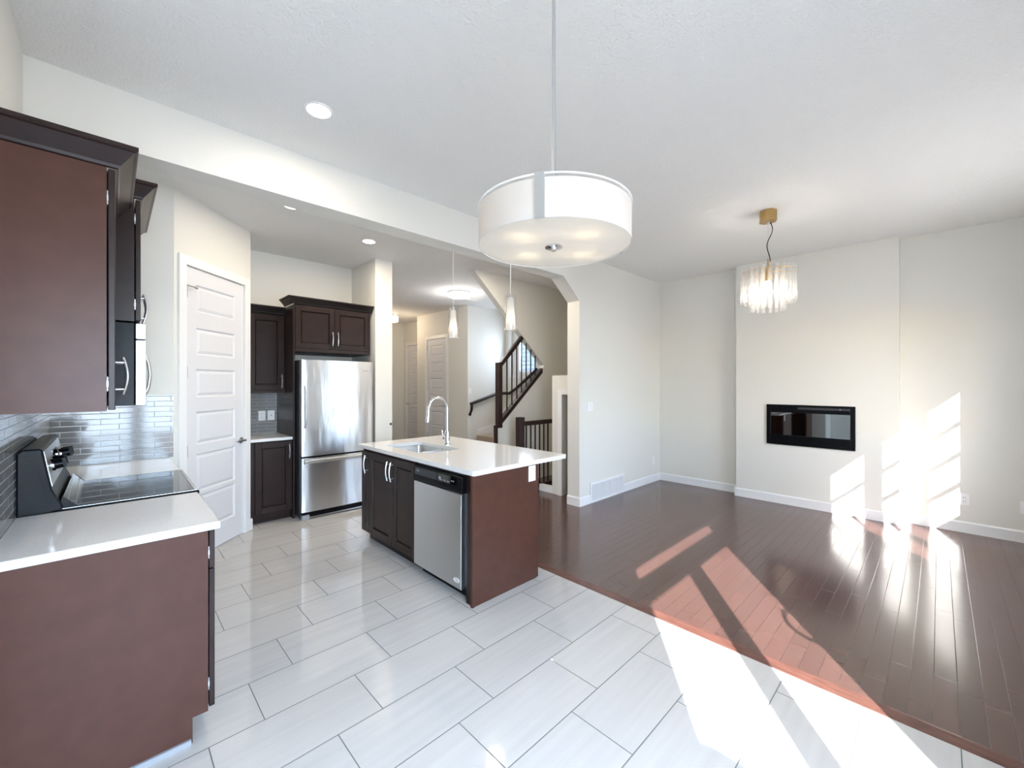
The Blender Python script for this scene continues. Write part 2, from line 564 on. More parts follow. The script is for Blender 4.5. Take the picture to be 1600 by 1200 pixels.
# south wall with the patio door and three slim windows
segs = []
sw = MB()
def wall_with_holes(mb, x0, x1, y0, y1, holes):
    xs = sorted(set([x0, x1] + [h[0] for h in holes] + [h[1] for h in holes]))
    for a, b in zip(xs, xs[1:]):
        hs = sorted([(h[2], h[3]) for h in holes if h[0] <= a + 1e-6 and h[1] >= b - 1e-6])
        z = 0.0
        for z0, z1 in hs:
            if z0 > z + 1e-6:
                mb.box(a, b, y0, y1, z, z0)
            z = z1
        if z < ZC:
            mb.box(a, b, y0, y1, z, ZC)
WIN = [(3.61, 3.99), (4.19, 4.61), (4.79, 5.09)]
wall_with_holes(sw, XD - .12, XR + .14, Y0 - .06, Y0 + .06,
                [(-.56, 1.15, 0.0, 2.40), (-.56, 1.15, 2.44, 2.70)] + [(a - .09, b + .09, .90, 2.33) for a, b in WIN])
struct('wall_south', sw, M['wall'], 'cream wall with the patio door and three slim windows', 'wall')

# hall
struct('wall_hall_far', MB().box(5.15, XR, 6.6, 6.72, 0, ZC), M['wall'], 'pale stair wall with the handrail', 'wall')
hl = MB()
def ywall(mb, x0, x1, y0, y1, holes):
    ys = sorted(set([y0, y1] + [h[0] for h in holes] + [h[1] for h in holes]))
    for a, b in zip(ys, ys[1:]):
        z = 0.0
        for h in holes:
            if h[0] <= a + 1e-6 and h[1] >= b - 1e-6:
                z = h[3]
        mb.box(x0, x1, a, b, z, ZC)
ywall(hl, 5.15, 5.27, 6.72, 8.52, [(7.345, 8.085, 0, 2.495)])
hl.box(5.27, 5.52, 8.40, 8.52, 0, ZC)
ywall(hl, 5.52, 5.64, 8.40, 9.9, [(8.72, 9.60, 0, 2.49)])
struct('wall_hall', hl, M['wall'], 'beige hall wall with two white doors', 'wall')
struct('wall_hall_end', MB().box(2.377, 5.64, 9.8, 9.92, 0, ZC), M['wall'], 'beige wall closing the far end of the hall', 'wall')

# stairs: knee wall and upper flight side wall in one plane, closet box
sp = [(4.012, 0), (XR, 0), (XR, ZC), (3.56, ZC), (5.02, 1.80), (4.99, 1.74), (4.08, 0.90), (4.012, 0.85)]
struct('wall_stairs', MB().prism([(x, 4.44, z) for x, z in sp], (0, .1, 0)), M['wall'], 'white stair wall with a slanted edge above the dark railing', 'wall')
cl = MB().box(4.34, 4.44, 3.515, 3.69, 0, 1.615)
cl.box(4.34, 4.44, 3.24, 3.515, 1.36, 1.615); cl.box(4.44, XR, 3.63, 3.69, 0, 1.615); cl.box(4.44, XR, 3.24, 3.63, 1.555, 1.615)
struct('wall_closet', cl, M['wall'], 'low beige closet wall under the stairs', 'wall')
cz = MB().box(4.325, 4.34, 3.512, 3.585, 0, 1.43); cz.box(4.325, 4.34, 3.245, 3.512, 1.36, 1.43)
struct('trim_2', cz, M['trimw'], 'white casing round the low closet opening', 'door trim')
struct('trim_3', MB().box(4.34, 4.40, 3.69, 3.93, 0, 0.088), M['trimw'], 'white curb at the foot of the dark guard railing', 'trim')
tag(MB().box(4.46, 5.6, 3.26, 3.60, 0.0, 1.34).build('storage_box', M['storage']), 'dark brown storage unit inside the low closet under the stairs', 'storage')

# carpeted stairs
ss = MB()
ss.box(5.36, 5.60, 5.75, 6.58, 0, 0.30); ss.box(5.36, XR - .02, 6.0, 6.58, .0, 0.46); ss.box(5.60, XR - .02, 5.5, 6.0, 0, 0.64)
tag(ss.build('stairs', M['carpet'], bevel=0.015), 'beige carpeted stairs behind the white stair wall', 'stairs')
sk = MB().prism([(5.40, 6.58, 0), (XR - .02, 6.58, 0), (XR - .02, 6.58, 1.0), (5.95, 6.58, .66), (5.40, 6.58, .56)], (0, .019, 0))
struct('trim_4', sk, M['trimw'], 'white stair skirt board beside the carpeted steps', 'trim')

# ------------------------------------------------------------------ baseboards
def bb(mb, F, u0, u1, h=0.11, t=0.014):
    a = [F.p(u0, 0, 0), F.p(u0, 0, t), F.p(u0, h - .012, t), F.p(u0, h, t - .006), F.p(u0, h, 0)]
    mb.prism(a, F.U * (u1 - u0))
b1 = MB()
bb(b1, Fr((0, YS, 0), (1, 0, 0), (0, -1, 0)), 4.092, 4.318)
bb(b1, Fr((0, YS, 0), (1, 0, 0), (0, -1, 0)), 5.112, XR - .002)
bb(b1, Fr((4.106, 0, 0), (0, 1, 0), (-1, 0, 0)), YS, 3.24)
struct('baseboard_middle', b1, M['trimw'], 'white baseboard along the living room wall with the vent', 'baseboard')
b2 = MB()
FR = Fr((XR, 0, 0), (0, 1, 0), (-1, 0, 0))
bb(b2, FR, Y0 + .06, cy0); bb(b2, FR, cy1, YS - .014)
struct('baseboard_right', b2, M['trimw'], 'white baseboard along the right wall', 'baseboard')
b3 = MB()
bb(b3, Fr((cx, 0, 0), (0, 1, 0), (-1, 0, 0)), cy0 - .014, cy1 + .014)
bb(b3, Fr((0, cy1, 0), (1, 0, 0), (0, 1, 0)), cx, XR)
bb(b3, Fr((0, cy0, 0), (1, 0, 0), (0, -1, 0)), cx, XR)
struct('baseboard_chase', b3, M['trimw'], 'white baseboard round the fireplace chase', 'baseboard')
b4 = MB()
bb(b4, PW, 0.925, 0.968)
bb(b4, Fr((2.377, 4.92, 0), (1, 0, 0), (0, -1, 0)), 0, .23)
struct('baseboard_kitchen', b4, M['trimw'], 'short white baseboard beside the pantry door and the partition', 'baseboard')
b5 = MB()
bb(b5, Fr((5.15, 0, 0), (0, 1, 0), (-1, 0, 0)), 6.6, 7.28); bb(b5, Fr((5.15, 0, 0), (0, 1, 0), (-1, 0, 0)), 8.16, 8.52)
bb(b5, Fr((2.607, 0, 0), (0, 1, 0), (1, 0, 0)), 4.92, 9.8)
struct('baseboard_hall', b5, M['trimw'], 'white baseboard along the hall walls', 'baseboard')

# ================================================================== doors
def panel_door(name, F, u0, u1, z1, panels, label, knob_u, knob_z, hinge_u=None, hinges=(), lever=False, casing=0.075, z0=0.008, pu=0.12, cat='door', knob_dir=-1, wback=0.005, stop=False):
    """F.w = out of the wall face; slab sits just behind the wall face."""
    root = sthing(name, label, cat, F.p((u0 + u1) / 2, 0, 0))
    sl = MB()
    t0, t1 = -.045, -wback
    W = u1 - u0
    a, b = u0 + pu * W / .73, u1 - pu * W / .73
    zs = [z0] + [q for p in panels for q in p] + [z1]
    sl.lbox(F, u0, a, z0, z1, t0, t1); sl.lbox(F, b, u1, z0, z1, t0, t1)
    for i in range(0, len(zs), 2):
        sl.lbox(F, a, b, zs[i], zs[i + 1], t0, t1)
    slab = sl.build('slab', M['doorw'], root)
    for p0, p1 in panels:                              # raised panel: sloped moulding + field
        q = MB()
        r0 = [F.p(a, p0, t1), F.p(b, p0, t1), F.p(b, p1, t1), F.p(a, p1, t1)]
        k = .014
        r1 = [F.p(a + k, p0 + k, t1 - .013), F.p(b - k, p0 + k, t1 - .013), F.p(b - k, p1 - k, t1 - .013), F.p(a + k, p1 - k, t1 - .013)]
        k = .04
        r2 = [F.p(a + k, p0 + k, t1 - .003), F.p(b - k, p0 + k, t1 - .003), F.p(b - k, p1 - k, t1 - .003), F.p(a + k, p1 - k, t1 - .003)]
        vs = r0 + r1 + r2
        fs = []
        for lv in (0, 4):
            for i in range(4):
                j = (i + 1) % 4
                fs.append((lv + i, lv + j, lv + 4 + j, lv + 4 + i))
        fs.append((8, 9, 10, 11))
        q.add(vs, fs)
        q.build('panel', M['doorw'], root)
    cs = MB()
    g = .006
    cs.lbox(F, u0 - g - casing, u0 - g, 0, z1 + g + casing, 0, .016)
    cs.lbox(F, u1 + g, u1 + g + casing, 0, z1 + g + casing, 0, .016)
    cs.lbox(F, u0 - g, u1 + g, z1 + g, z1 + g + casing, 0, .016)
    cs.build('casing', M['trimw'], root, bevel=.003)
    jm = MB()
    jm.lbox(F, u0 - g + .002, u0 - .002, 0, z1 + g, -.1, 0); jm.lbox(F, u1 + .002, u1 + g - .002, 0, z1 + g, -.1, 0)
    jm.build('jamb', M['trimw'], root)
    h = MB()
    kp = F.p(knob_u, knob_z, t1)
    h.cyl(kp, kp + F.W * .012, .030, n=24)
    h.cyl(kp + F.W * .012, kp + F.W * .045, .010)
    if lever:
        pts = [F.p(knob_u + knob_dir * s, knob_z + .004 * math.sin(s * 30), t1 + .05) for s in (0, .03, .06, .09, .115)]
        h.tube([F.p(knob_u - knob_dir * .012, knob_z, t1 + .05)] + pts, .0095)
    else:
        h.sphere(F.p(knob_u, knob_z, t1 + .058), .028, 10)
    h.build('door_handle', M['nickel'], root, smooth=True)
    for hz in hinges:
        hg = MB()
        hg.cyl(F.p(hinge_u, hz - .045, t1 + .009), F.p(hinge_u, hz + .045, t1 + .009), .008, n=10)
        hg.sphere(F.p(hinge_u, hz + .05, t1 + .009), .008, 6)
        if stop and hz == max(hinges):
            hg.cyl(F.p(hinge_u - .04, hz + .055, t1 + .012), F.p(hinge_u + .075, hz + .05, t1 + .03), .006, n=8)
            hg.cyl(F.p(hinge_u + .07, hz + .05, t1 + .028), F.p(hinge_u + .085, hz + .05, t1 + .032), .012, n=10)
        hg.build('hinge', M['nickel'], root, smooth=True)
    return root
P6 = [(0.21, 0.56), (0.585, 0.925), (0.95, 1.29)]
panels = [(0.205, 0.545), (0.575, 0.905), (0.965, 1.27), (1.375, 1.64), (1.745, 1.995), (2.115, 2.365)]
panels = [(0.215, 0.535), (0.565, 0.895), (0.975, 1.26), (1.385, 1.63), (1.75, 1.985), (2.12, 2.355)]
panel_door('door_1', PW, 0.125, 0.849, 2.488, panels, 'white six-panel pantry door with a lever on the angled wall', 0.803, 0.94,
           hinge_u=0.130, hinges=(0.93, 1.59, 2.27), lever=True, knob_dir=-1, stop=True)
H1 = Fr((5.15, 0, 0), (0, 1, 0), (-1, 0, 0))
panel_door('door_2', H1, 7.35, 8.08, 2.488, panels, 'white panel door with a lever in the hall left of the stairs', 7.41, 1.04,
           hinge_u=8.075, hinges=(0.35, 1.4, 2.3), lever=True, knob_dir=1)
H2 = Fr((5.52, 0, 0), (0, 1, 0), (-1, 0, 0))
panel_door('door_3', H2, 8.725, 9.595, 2.482, panels, 'white panel door with a round knob at the far end of the hall', 9.53, 1.0, lever=False)

# ================================================================== windows behind the camera
def slim_window(name, x0, x1, z0, z1, label):
    r = sthing(name, label, 'window', ((x0 + x1) / 2, Y0, z0))
    f = MB()
    for a, b, c, d in ((x0 - .09, x0 - .025, z0 - .09, z1 + .09), (x1 + .025, x1 + .09, z0 - .09, z1 + .09), (x0 - .025, x1 + .025, z0 - .09, z0 - .02), (x0 - .025, x1 + .025, z1 + .02, z1 + .09)):
        f.box(a, b, Y0 - .025, Y0 + .025, c, d)
    f.build('window_frame', M['trimw'], r)
    q = MB()
    n = 4
    for k in range(1, n):
        z = z0 + (z1 - z0) * k / n
        q.box(x0 - .025, x1 + .025, Y0 - .012, Y0 + .012, z - .018, z + .018)
    q.build('muntin', M['trimw'], r)
    MB().box(x0 - .025, x1 + .025, Y0 - .004, Y0 + .004, z0 - .02, z1 + .02).build('pane', M['glass'], r)
for i, (a, b) in enumerate(WIN):
    slim_window('window_%d' % (i + 1), a, b, 0.99, 2.24, ('slim gridded window nearest the patio door', 'middle slim gridded window of three', 'slim gridded window nearest the right wall')[i])
pd = sthing('door_4', 'glazed double patio door with a transom behind the viewer', 'door', (0.3, Y0, 0))
f = MB()
for a, b, c, d in ((-.56, -.50, 0, 2.40), (1.09, 1.15, 0, 2.40), (-.5, 1.09, 2.35, 2.40), (-.5, 1.09, 0, .04)):
    f.box(a, b, Y0 - .06, Y0 + .06, c, d)
f.build('door_frame', M['trimw'], pd)
for x0, x1, g0, g1 in ((-.498, .308, -.468, .228), (.312, 1.088, .392, 1.058)):
    l = MB()
    l.box(x0, g0, Y0 - .022, Y0 + .022, .045, 2.345); l.box(g1, x1, Y0 - .022, Y0 + .022, .045, 2.345)
    l.box(g0, g1, Y0 - .022, Y0 + .022, .045, .25); l.box(g0, g1, Y0 - .022, Y0 + .022, 2.31, 2.345)
    l.build('leaf', M['doorw'], pd)
    MB().box(g0, g1, Y0 - .004, Y0 + .004, .25, 2.31).build('pane', M['glass'], pd)
hd = MB().tube([(1.045, Y0 + .02, 1.42), (1.03, Y0 + .05, 1.43), (1.0, Y0 + .07, 1.48), (.99, Y0 + .075, 1.52), (1.0, Y0 + .07, 1.56), (1.03, Y0 + .05, 1.61), (1.045, Y0 + .02, 1.62)], .012)
hd.build('door_handle', M['nickel'], pd, smooth=True)
t = MB()
for a, b, c, d in ((-.56, -.49, 2.44, 2.70), (1.06, 1.15, 2.44, 2.70), (-.49, 1.06, 2.44, 2.49), (-.49, 1.06, 2.645, 2.70)):
    t.box(a, b, Y0 - .025, Y0 + .025, c, d)
t.build('transom_frame', M['trimw'], pd)
MB().box(-.49, 1.06, Y0 - .004, Y0 + .004, 2.49, 2.645).build('transom_pane', M['glass'], pd)

# stair window with the neighbour's siding beyond
sw_ = sthing('window_4', 'stair window looking onto pale grey siding', 'window', (XR, 6.05, 1.72))
f = MB()
for a, b, c, d in ((5.70, 5.75, 1.72, 2.78), (6.22, 6.42, 1.72, 2.78)):
    f.box(XR + .06, XR + .12, a, b, c, d)
f.box(XR + .06, XR + .12, 5.75, 6.22, 1.72, 1.77); f.box(XR + .06, XR + .12, 5.75, 6.22, 2.73, 2.78)
f.build('window_frame', M['trimw'], sw_)
MB().box(XR + .088, XR + .092, 5.75, 6.22, 1.77, 2.73).build('pane', M['glass'], sw_)
cs = MB()
cs.box(XR - .016, XR, 5.63, 5.70, 1.65, 2.85); cs.box(XR - .016, XR, 6.42, 6.48, 1.65, 2.85); cs.box(XR - .03, XR + .06, 5.70, 6.42, 1.69, 1.72); cs.box(XR - .016, XR, 5.70, 6.42, 1.62, 1.69)
cs.build('casing', M['trimw'], sw_)
sd_ = MB()
for k in range(34):
    z = 0.2 + .115 * k
    sd_.prism([(8.3, 3.5, z), (8.262, 3.5, z), (8.29, 3.5, z + .118), (8.3, 3.5, z + .118)], (0, 8.5, 0))
sd_.box(8.3, 8.4, 3.5, 12, 0, 4.2)
struct('wall_outside', sd_, M['siding'], "neighbouring house wall of pale grey lap siding outside the stair window", 'wall')
struct('wall_upper', MB().box(XD - .12, XR + .14, Y0 - .06, 10.2, ZC + .13, 6.0), M['outer'], 'upper storey of the house above the ceiling', 'wall')
struct('wall_sun_block', MB().box(-4.0, -1.6, -4.5, -1.93, -.3, 2.54), M['outer'], 'unseen block added outdoors to clip the sun patch', 'wall')  # unseen block, added so its top edge cuts the sun on the floor
struct('floor_deck', MB().box(-14, 14, -16, Y0 - .13, -.3, -.12), M['deck'], 'deck outside the patio door', 'floor')

# ================================================================== cabinets
def bow_handle(name, F, u, v, L, parent, horizontal=False, r=.0058, proj=.03):
    h = MB()
    N = 14
    def pt(s, wv):
        return F.p(u + s, v, wv) if horizontal else F.p(u, v + s, wv)
    pts = []
    for i in range(N + 1):
        s = -L / 2 + L * i / N
        pts.append(pt(s, proj - .006 + .014 * math.cos(PI * s / L)))
    h.tube(pts, r, 8)
    for s in (-.36 * L, .36 * L):
        h.cyl(pt(s, 0), pt(s, proj + .002), .0052, n=10)
    return h.build(name, M['nickel'], parent, smooth=True)

def shaker(name, F, u0, u1, v0, v1, parent, m, th=.02, rail=.062, w0=0.0):
    """recessed-panel door: four rails + sunk panel with a small inner bead."""
    d = MB()
    d.lbox(F, u0, u0 + rail, v0, v1, w0, w0 + th); d.lbox(F, u1 - rail, u1, v0, v1, w0, w0 + th)
    d.lbox(F, u0 + rail, u1 - rail, v0, v0 + rail, w0, w0 + th); d.lbox(F, u0 + rail, u1 - rail, v1 - rail, v1, w0, w0 + th)
    o = d.build(name, m, parent, bevel=.0025)
    p = MB()
    a, b, c, e = u0 + rail, u1 - rail, v0 + rail, v1 - rail
    rings = []
    for k, dw_ in ((0, .002), (.004, .017), (.008, .017), (.013, .009)):
        rings += [F.p(a + k, c + k, w0 + th - dw_), F.p(b - k, c + k, w0 + th - dw_), F.p(b - k, e - k, w0 + th - dw_), F.p(a + k, e - k, w0 + th - dw_)]
    p.add(rings, [(lv + i, lv + (i + 1) % 4, lv + 4 + (i + 1) % 4, lv + 4 + i) for lv in (0, 4, 8) for i in range(4)] + [(12, 13, 14, 15)])
    p.build('door_panel', m, o)
    return o

def crown(name, path, parent, m, z0, h=.082, out_=.062):
    """mitred crown along a path of (x, y, nx, ny): flares outward to the top."""
    mb = MB()
    prof = [(0.0, 0.0), (.008, .004), (.012, .014), (.05, .062), (.058, .066), (out_, .070), (out_, h), (0, h)]
    rings = []
    for x, y, nx, ny in path:
        rings.append([Vector((x + nx * a, y + ny * a, z0 + b)) for a, b in prof])
    n = len(prof)
    vs = [p for r in rings for p in r]
    fs = []
    for i in range(len(rings) - 1):
        for k in range(n):
            k2 = (k + 1) % n
            fs.append((i * n + k, i * n + k2, (i + 1) * n + k2, (i + 1) * n + k))
    fs += [tuple(range(n))[::-1], tuple(range((len(rings) - 1) * n, len(rings) * n))]
    mb.add(vs, fs)
    return mb.build(name, m, parent)

def hinge_bits(F, u, vs, parent):
    for v in vs:
        h = MB()
        h.lbox(F, u - .0022, u + .0022, v - .010, v + .010, -.006, .0012)
        h.lbox(F, u - .0012, u + .0012, v - .026, v + .026, -.006, .0008)
        h.build('hinge', M['nickel'], parent)

# --- range side, base
YP = 2.17                                         # end panels of both runs
FE = Fr((0, 0, 0), (0, 1, 0), (1, 0, 0))          # faces +x : u = y
def base_unit(name, label, y0, y1, end_panel=False):
    r = thing(name, label, 'base cabinet', ((XL + .29) / 2, (y0 + y1) / 2, 0))
    b = MB()
    b.box(XL + .003, .243, y0, y1, 0, .105); b.box(XL + .003, .296, y0, y1, .105, .882)
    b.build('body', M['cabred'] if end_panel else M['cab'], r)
    if end_panel:
        MB().box(XL + .003, .238, y0 - .012, y0 - .001, 0.0, .022).build('shoe_strip', M['lgrey'], r)
    F = Fr((.300, 0, 0), (0, 1, 0), (1, 0, 0))
    d = shaker('door', F, y0 + .003, y1 - .003, .118, .705, r, M['cab'])
    bow_handle('handle', Fr((.320, 0, 0), (0, 1, 0), (1, 0, 0)), y1 - .05, .60, .16, d)
    dr = MB().lbox(F, y0 + .003, y1 - .003, .712, .876, 0, .02).build('drawer', M['cab'], r, bevel=.0025)
    bow_handle('handle', Fr((.320, 0, 0), (0, 1, 0), (1, 0, 0)), (y0 + y1) / 2, .79, .16, dr, horizontal=True)
    if end_panel:
        hinge_bits(Fr((0, y0, 0), (1, 0, 0), (0, -1, 0)), .2985, (.22, .78), r)
    return r
base_unit('base_cabinet', 'dark brown base cabinet in the near left corner with a plain end panel', YP, 2.806, True)
base_unit('base_cabinet', 'dark base cabinet between the range and the pantry door', 3.58, 4.265)

def slab(name, pts, z0, z1, label, holes=None):
    mb = MB().prism([(x, y, z0) for x, y in pts], (0, 0, z1 - z0))
    o = mb.build(name, M['quartz'], bevel=.006, seg=3)
    return tag(o, label, 'worktop')
slab('countertop', [(XL + .002, 2.138), (.336, 2.138), (.336, 2.806), (XL + .002, 2.806)], .882, .915, 'white quartz countertop in the left foreground beside the range')
slab('countertop', [(XL + .002, 3.58), (.336, 3.58), (.336, 4.25), (.318, 4.268), (XL + .002, 4.268)], .882, .915, 'narrow strip of white quartz countertop beyond the cooktop')

# --- range
rg = thing('range', 'freestanding electric range with a black glass cooktop and silver knobs', 'stove', (0.02, 3.19, 0))
MB().box(XL + .02, .30, 2.812, 3.574, .03, .90).build('body', M['black'], rg, bevel=.004)
ct = MB().box(-.20, .345, 2.811, 3.575, .90, .921)
ct.build('cooktop_frame', M['black'], rg, bevel=.006)
MB().box(-.165, .325, 2.835, 3.551, .9195, .9235).build('cooktop_glass', M['blackglass'], rg, bevel=.001)
tr = MB().box(.327, .341, 2.835, 3.551, .9205, .9225); tr.box(-.17, .335, 2.826, 2.8295, .9205, .9225); tr.box(-.17, .335, 3.5565, 3.56, .9205, .9225)
tr.build('cooktop_trim', M['steel'], rg)
od = MB().box(.302, .338, 2.816, 3.57, .17, .84).build('oven_door', M['steel'], rg, bevel=.005)
MB().box(.3385, .342, 2.92, 3.466, .30, .66).build('oven_window', M['blackglass'], od)
oh = MB()
pts = [(.338 + .055 * math.sin(PI * i / 14) ** .6 if 0 < i < 14 else .338, 2.86 + (3.526 - 2.86) * i / 14, .80) for i in range(15)]
oh.tube(pts, .012, 10)
oh.build('oven_handle', M['steel'], od, smooth=True)
MB().box(.302, .334, 2.816, 3.57, .04, .16).build('storage_drawer', M['steel'], rg, bevel=.004)
bgp = [(-.302, .905), (-.175, .905), (-.160, .93), (-.196, 1.02), (-.224, 1.20), (-.232, 1.207), (-.285, 1.207), (-.302, 1.19)]
MB().prism([(x, 2.818, z) for x, z in bgp], (0, .75, 0)).build('backguard', M['black'], rg, bevel=.006)
cpn = Vector((.18, 0, .028)).normalized()
a, b = Vector((-.1975, 0, 1.03)), Vector((-.2235, 0, 1.192))
MB().prism([(a.x, 2.84, a.z), (a.x + .002, 2.84, a.z), (b.x + .002, 2.84, b.z), (b.x, 2.84, b.z)], (0, .706, 0)).build('control_panel', M['steel'], rg)
k1 = MB().prism([(-.2065, 3.10, 1.075), (-.2015, 3.10, 1.075), (-.2125, 3.10, 1.165), (-.2175, 3.10, 1.165)], (0, .19, 0)).build('clock_display', M['blackglass'], rg)
for y, z in ((2.93, 1.115), (3.035, 1.118), (3.36, 1.118), (3.465, 1.115)):
    base = Vector((-.2045 - (z - 1.1) * .16, y, z))
    dvec = Vector((.98, 0, .17)).normalized()
    kb = MB().cyl(base, base + dvec * .012, .029, n=24)
    kb.build('knob_ring', M['chrome'], rg, smooth=True)
    kk = MB().cyl(base + dvec * .012, base + dvec * .040, .024, .021, n=24)
    kk.hexa([base + dvec * .036 + Vector((0, s * .006, 0)) + Vector((-.17, 0, .98)).normalized() * q + dvec * e for e in (0, .014) for s, q in ((-1, -.022), (1, -.022), (1, .022), (-1, .022))])
    kk.build('knob', M['black'], rg, smooth=True)
MB().prism([(-.293, 2.8165, 1.17), (-.246, 2.8165, 1.17), (-.212, 2.8165, .96), (-.293, 2.8165, .93)], (0, .0015, 0)).build('backguard_cover', M['black'], rg)
bv = MB()
bv.prism([(-.175, 2.84, .9215), (-.115, 2.84, .9215), (-.163, 2.84, .975)], (0, .71, 0))
bv.build('rear_trim', M['tinted'], rg)
for ya in (2.8385, 3.5505):
    MB().prism([(-.177, ya, .9215), (-.112, ya, .9215), (-.164, ya, .978)], (0, .0012, 0)).build('trim_end', M['black'], rg)

# --- upper cabinets on the range wall
uc = thing('wall_cabinet', 'large dark brown wall cabinet at the left edge of the view', 'wall cabinet', (-.15, 2.49, 1.398))
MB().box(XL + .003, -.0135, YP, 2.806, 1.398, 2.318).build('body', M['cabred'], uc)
F = Fr((-.0095, 0, 0), (0, 1, 0), (1, 0, 0))
for a, b, hs in ((YP + .003, 2.486, 2.486 - .035), (2.49, 2.803, 2.49 + .035)):
    d = shaker('door', F, a, b, 1.402, 2.312, uc, M['cab'])
    bow_handle('handle', Fr((.0105, 0, 0), (0, 1, 0), (1, 0, 0)), hs, 1.535, .16, d)
hinge_bits(Fr((0, YP, 0), (1, 0, 0), (0, -1, 0)), -.011, (1.50, 2.20), uc)
crown('crown', [(XL + .003, YP, 0, -1), (.012, YP, 1, -1), (.012, 2.806, 1, 0)], uc, M['cab'], 2.312)

u2 = thing('wall_cabinet', 'dark wall cabinet mounted over the microwave', 'wall cabinet', (-.1, 3.19, 1.815))
MB().box(XL + .003, .082, 2.812, 3.574, 1.815, 2.435).build('body', M['cab'], u2)
F = Fr((.086, 0, 0), (0, 1, 0), (1, 0, 0))
for a, b, hs in ((2.815, 3.191, 3.155), (3.195, 3.571, 3.23)):
    d = shaker('door', F, a, b, 1.819, 2.43, u2, M['cab'])
    bow_handle('handle', Fr((.106, 0, 0), (0, 1, 0), (1, 0, 0)), hs, 1.93, .16, d)
hinge_bits(Fr((0, 2.812, 0), (1, 0, 0), (0, -1, 0)), .0845, (1.90, 2.33), u2)
crown('crown', [(XL + .003, 2.812, 0, -1), (.106, 2.812, 1, -1), (.106, 3.574, 1, 1), (XL + .003, 3.574, 0, 1)], u2, M['cab'], 2.43)

mw = thing('microwave', 'over-the-range microwave with a silver front and black sides', 'microwave', (-.1, 3.19, 1.39))
MB().box(XL + .003, .083, 2.814, 3.572, 1.392, 1.808).build('body', M['black'], mw, bevel=.003)
MB().box(.085, .127, 2.814, 3.572, 1.727, 1.806).build('top_grille', M['steel'], mw, bevel=.004)
d = MB().box(.085, .127, 2.814, 3.38, 1.392, 1.722).build('door', M['steel'], mw, bevel=.004)
MB().box(.1275, .130, 2.88, 3.30, 1.44, 1.68).build('door_window', M['blackglass'], d)
MB().box(.085, .126, 3.384, 3.572, 1.392, 1.722).build('control_panel', M['blackglass'], mw)
hm = MB().tube([(.127, 3.335, 1.42), (.143, 3.335, 1.435), (.160, 3.335, 1.48), (.168, 3.335, 1.555), (.160, 3.335, 1.63), (.143, 3.335, 1.675), (.127, 3.335, 1.69)], .010)
hm.build('handle', M['steel'], d, smooth=True)

# --- backsplash
struct('wall_tile_left', MB().box(XL, XL + .0025, 2.14, 4.267, .9155, 1.3975), M['splash_y'], 'grey glass tile backsplash behind the range', 'backsplash')
struct('wall_tile_end', MB().box(XL + .003, .355, 4.264, 4.27, .9155, 1.415), M['splash_x'], 'grey glass tile backsplash on the end wall beside the pantry', 'backsplash')

# --- corner by the refrigerator
bc = thing('base_cabinet', 'dark base cabinet under the little counter left of the refrigerator', 'base cabinet', (1.26, 5.33, 0))
bx = MB().box(px + .003, 1.448, 5.10, YB - .003, 0, .105); bx.box(px + .003, 1.448, 5.035, YB - .003, .105, .882)
bx.build('body', M['cab'], bc)
F = Fr((0, 5.033, 0), (1, 0, 0), (0, -1, 0))
d = shaker('door', F, 1.085, 1.442, .115, .872, bc, M['cab'])
bow_handle('handle', Fr((0, 5.013, 0), (1, 0, 0), (0, -1, 0)), 1.412, .76, .16, d)
slab('countertop', [(px + .003, 5.0), (1.449, 5.0), (1.449, YB - .003), (px + .003, YB - .003)], .883, .915, 'small white quartz countertop left of the refrigerator')
struct('wall_tile_back', MB().box(px + .001, 1.449, YB - .004, YB, .9155, 1.395), M['splash_x'], 'grey glass tile backsplash left of the refrigerator', 'backsplash')
uc3 = thing('wall_cabinet', 'dark wall cabinet left of the refrigerator', 'wall cabinet', (1.26, 5.47, 1.397))
MB().box(px + .003, 1.448, 5.32, YB - .003, 1.397, 2.31).build('body', M['cab'], uc3)
F = Fr((0, 5.318, 0), (1, 0, 0), (0, -1, 0))
d = shaker('door', F, 1.085, 1.436, 1.43, 2.285, uc3, M['cab'])
bow_handle('handle', Fr((0, 5.298, 0), (1, 0, 0), (0, -1, 0)), 1.412, 1.53, .16, d)
MB().box(px + .003, 1.448, 5.298, 5.318, 1.397, 1.427).build('light_rail', M['cab'], uc3)
crown('crown', [(px + .003, 5.298, 0, -1), (1.448, 5.298, 0, -1)], uc3, M['cabdark'], 2.30)
fc = thing('wall_cabinet', 'dark two-door cabinet above the refrigerator with a tall panel down its left side', 'wall cabinet', (1.92, 5.3, 1.865))
fb_ = MB().box(1.471, 2.355, 5.022, YB - .003, 1.865, 2.40)
fb_.build('body', M['cabdark'], fc)
MB().box(1.450, 1.470, 5.0, YB - .003, 0, 2.36).build('side_panel', M['cab'], fc, bevel=.002)
F = Fr((0, 5.020, 0), (1, 0, 0), (0, -1, 0))
for a, b, hu in ((1.474, 1.905, 1.876), (1.909, 2.338, 1.938)):
    d = shaker('door', F, a, b, 1.905, 2.385, fc, M['cab'], rail=.058)
    bow_handle('handle', Fr((0, 5.0, 0), (1, 0, 0), (0, -1, 0)), hu, 2.03, .16, d)
MB().box(1.474, 2.338, 5.0, 5.020, 1.868, 1.902).build('light_rail', M['cab'], fc)
crown('crown', [(1.450, 5.30, -1, 0), (1.450, 5.0, -1, -1), (2.360, 5.0, .2, -1), (2.360, 5.3, .2, 0)], fc, M['cabdark'], 2.395, h=.08)

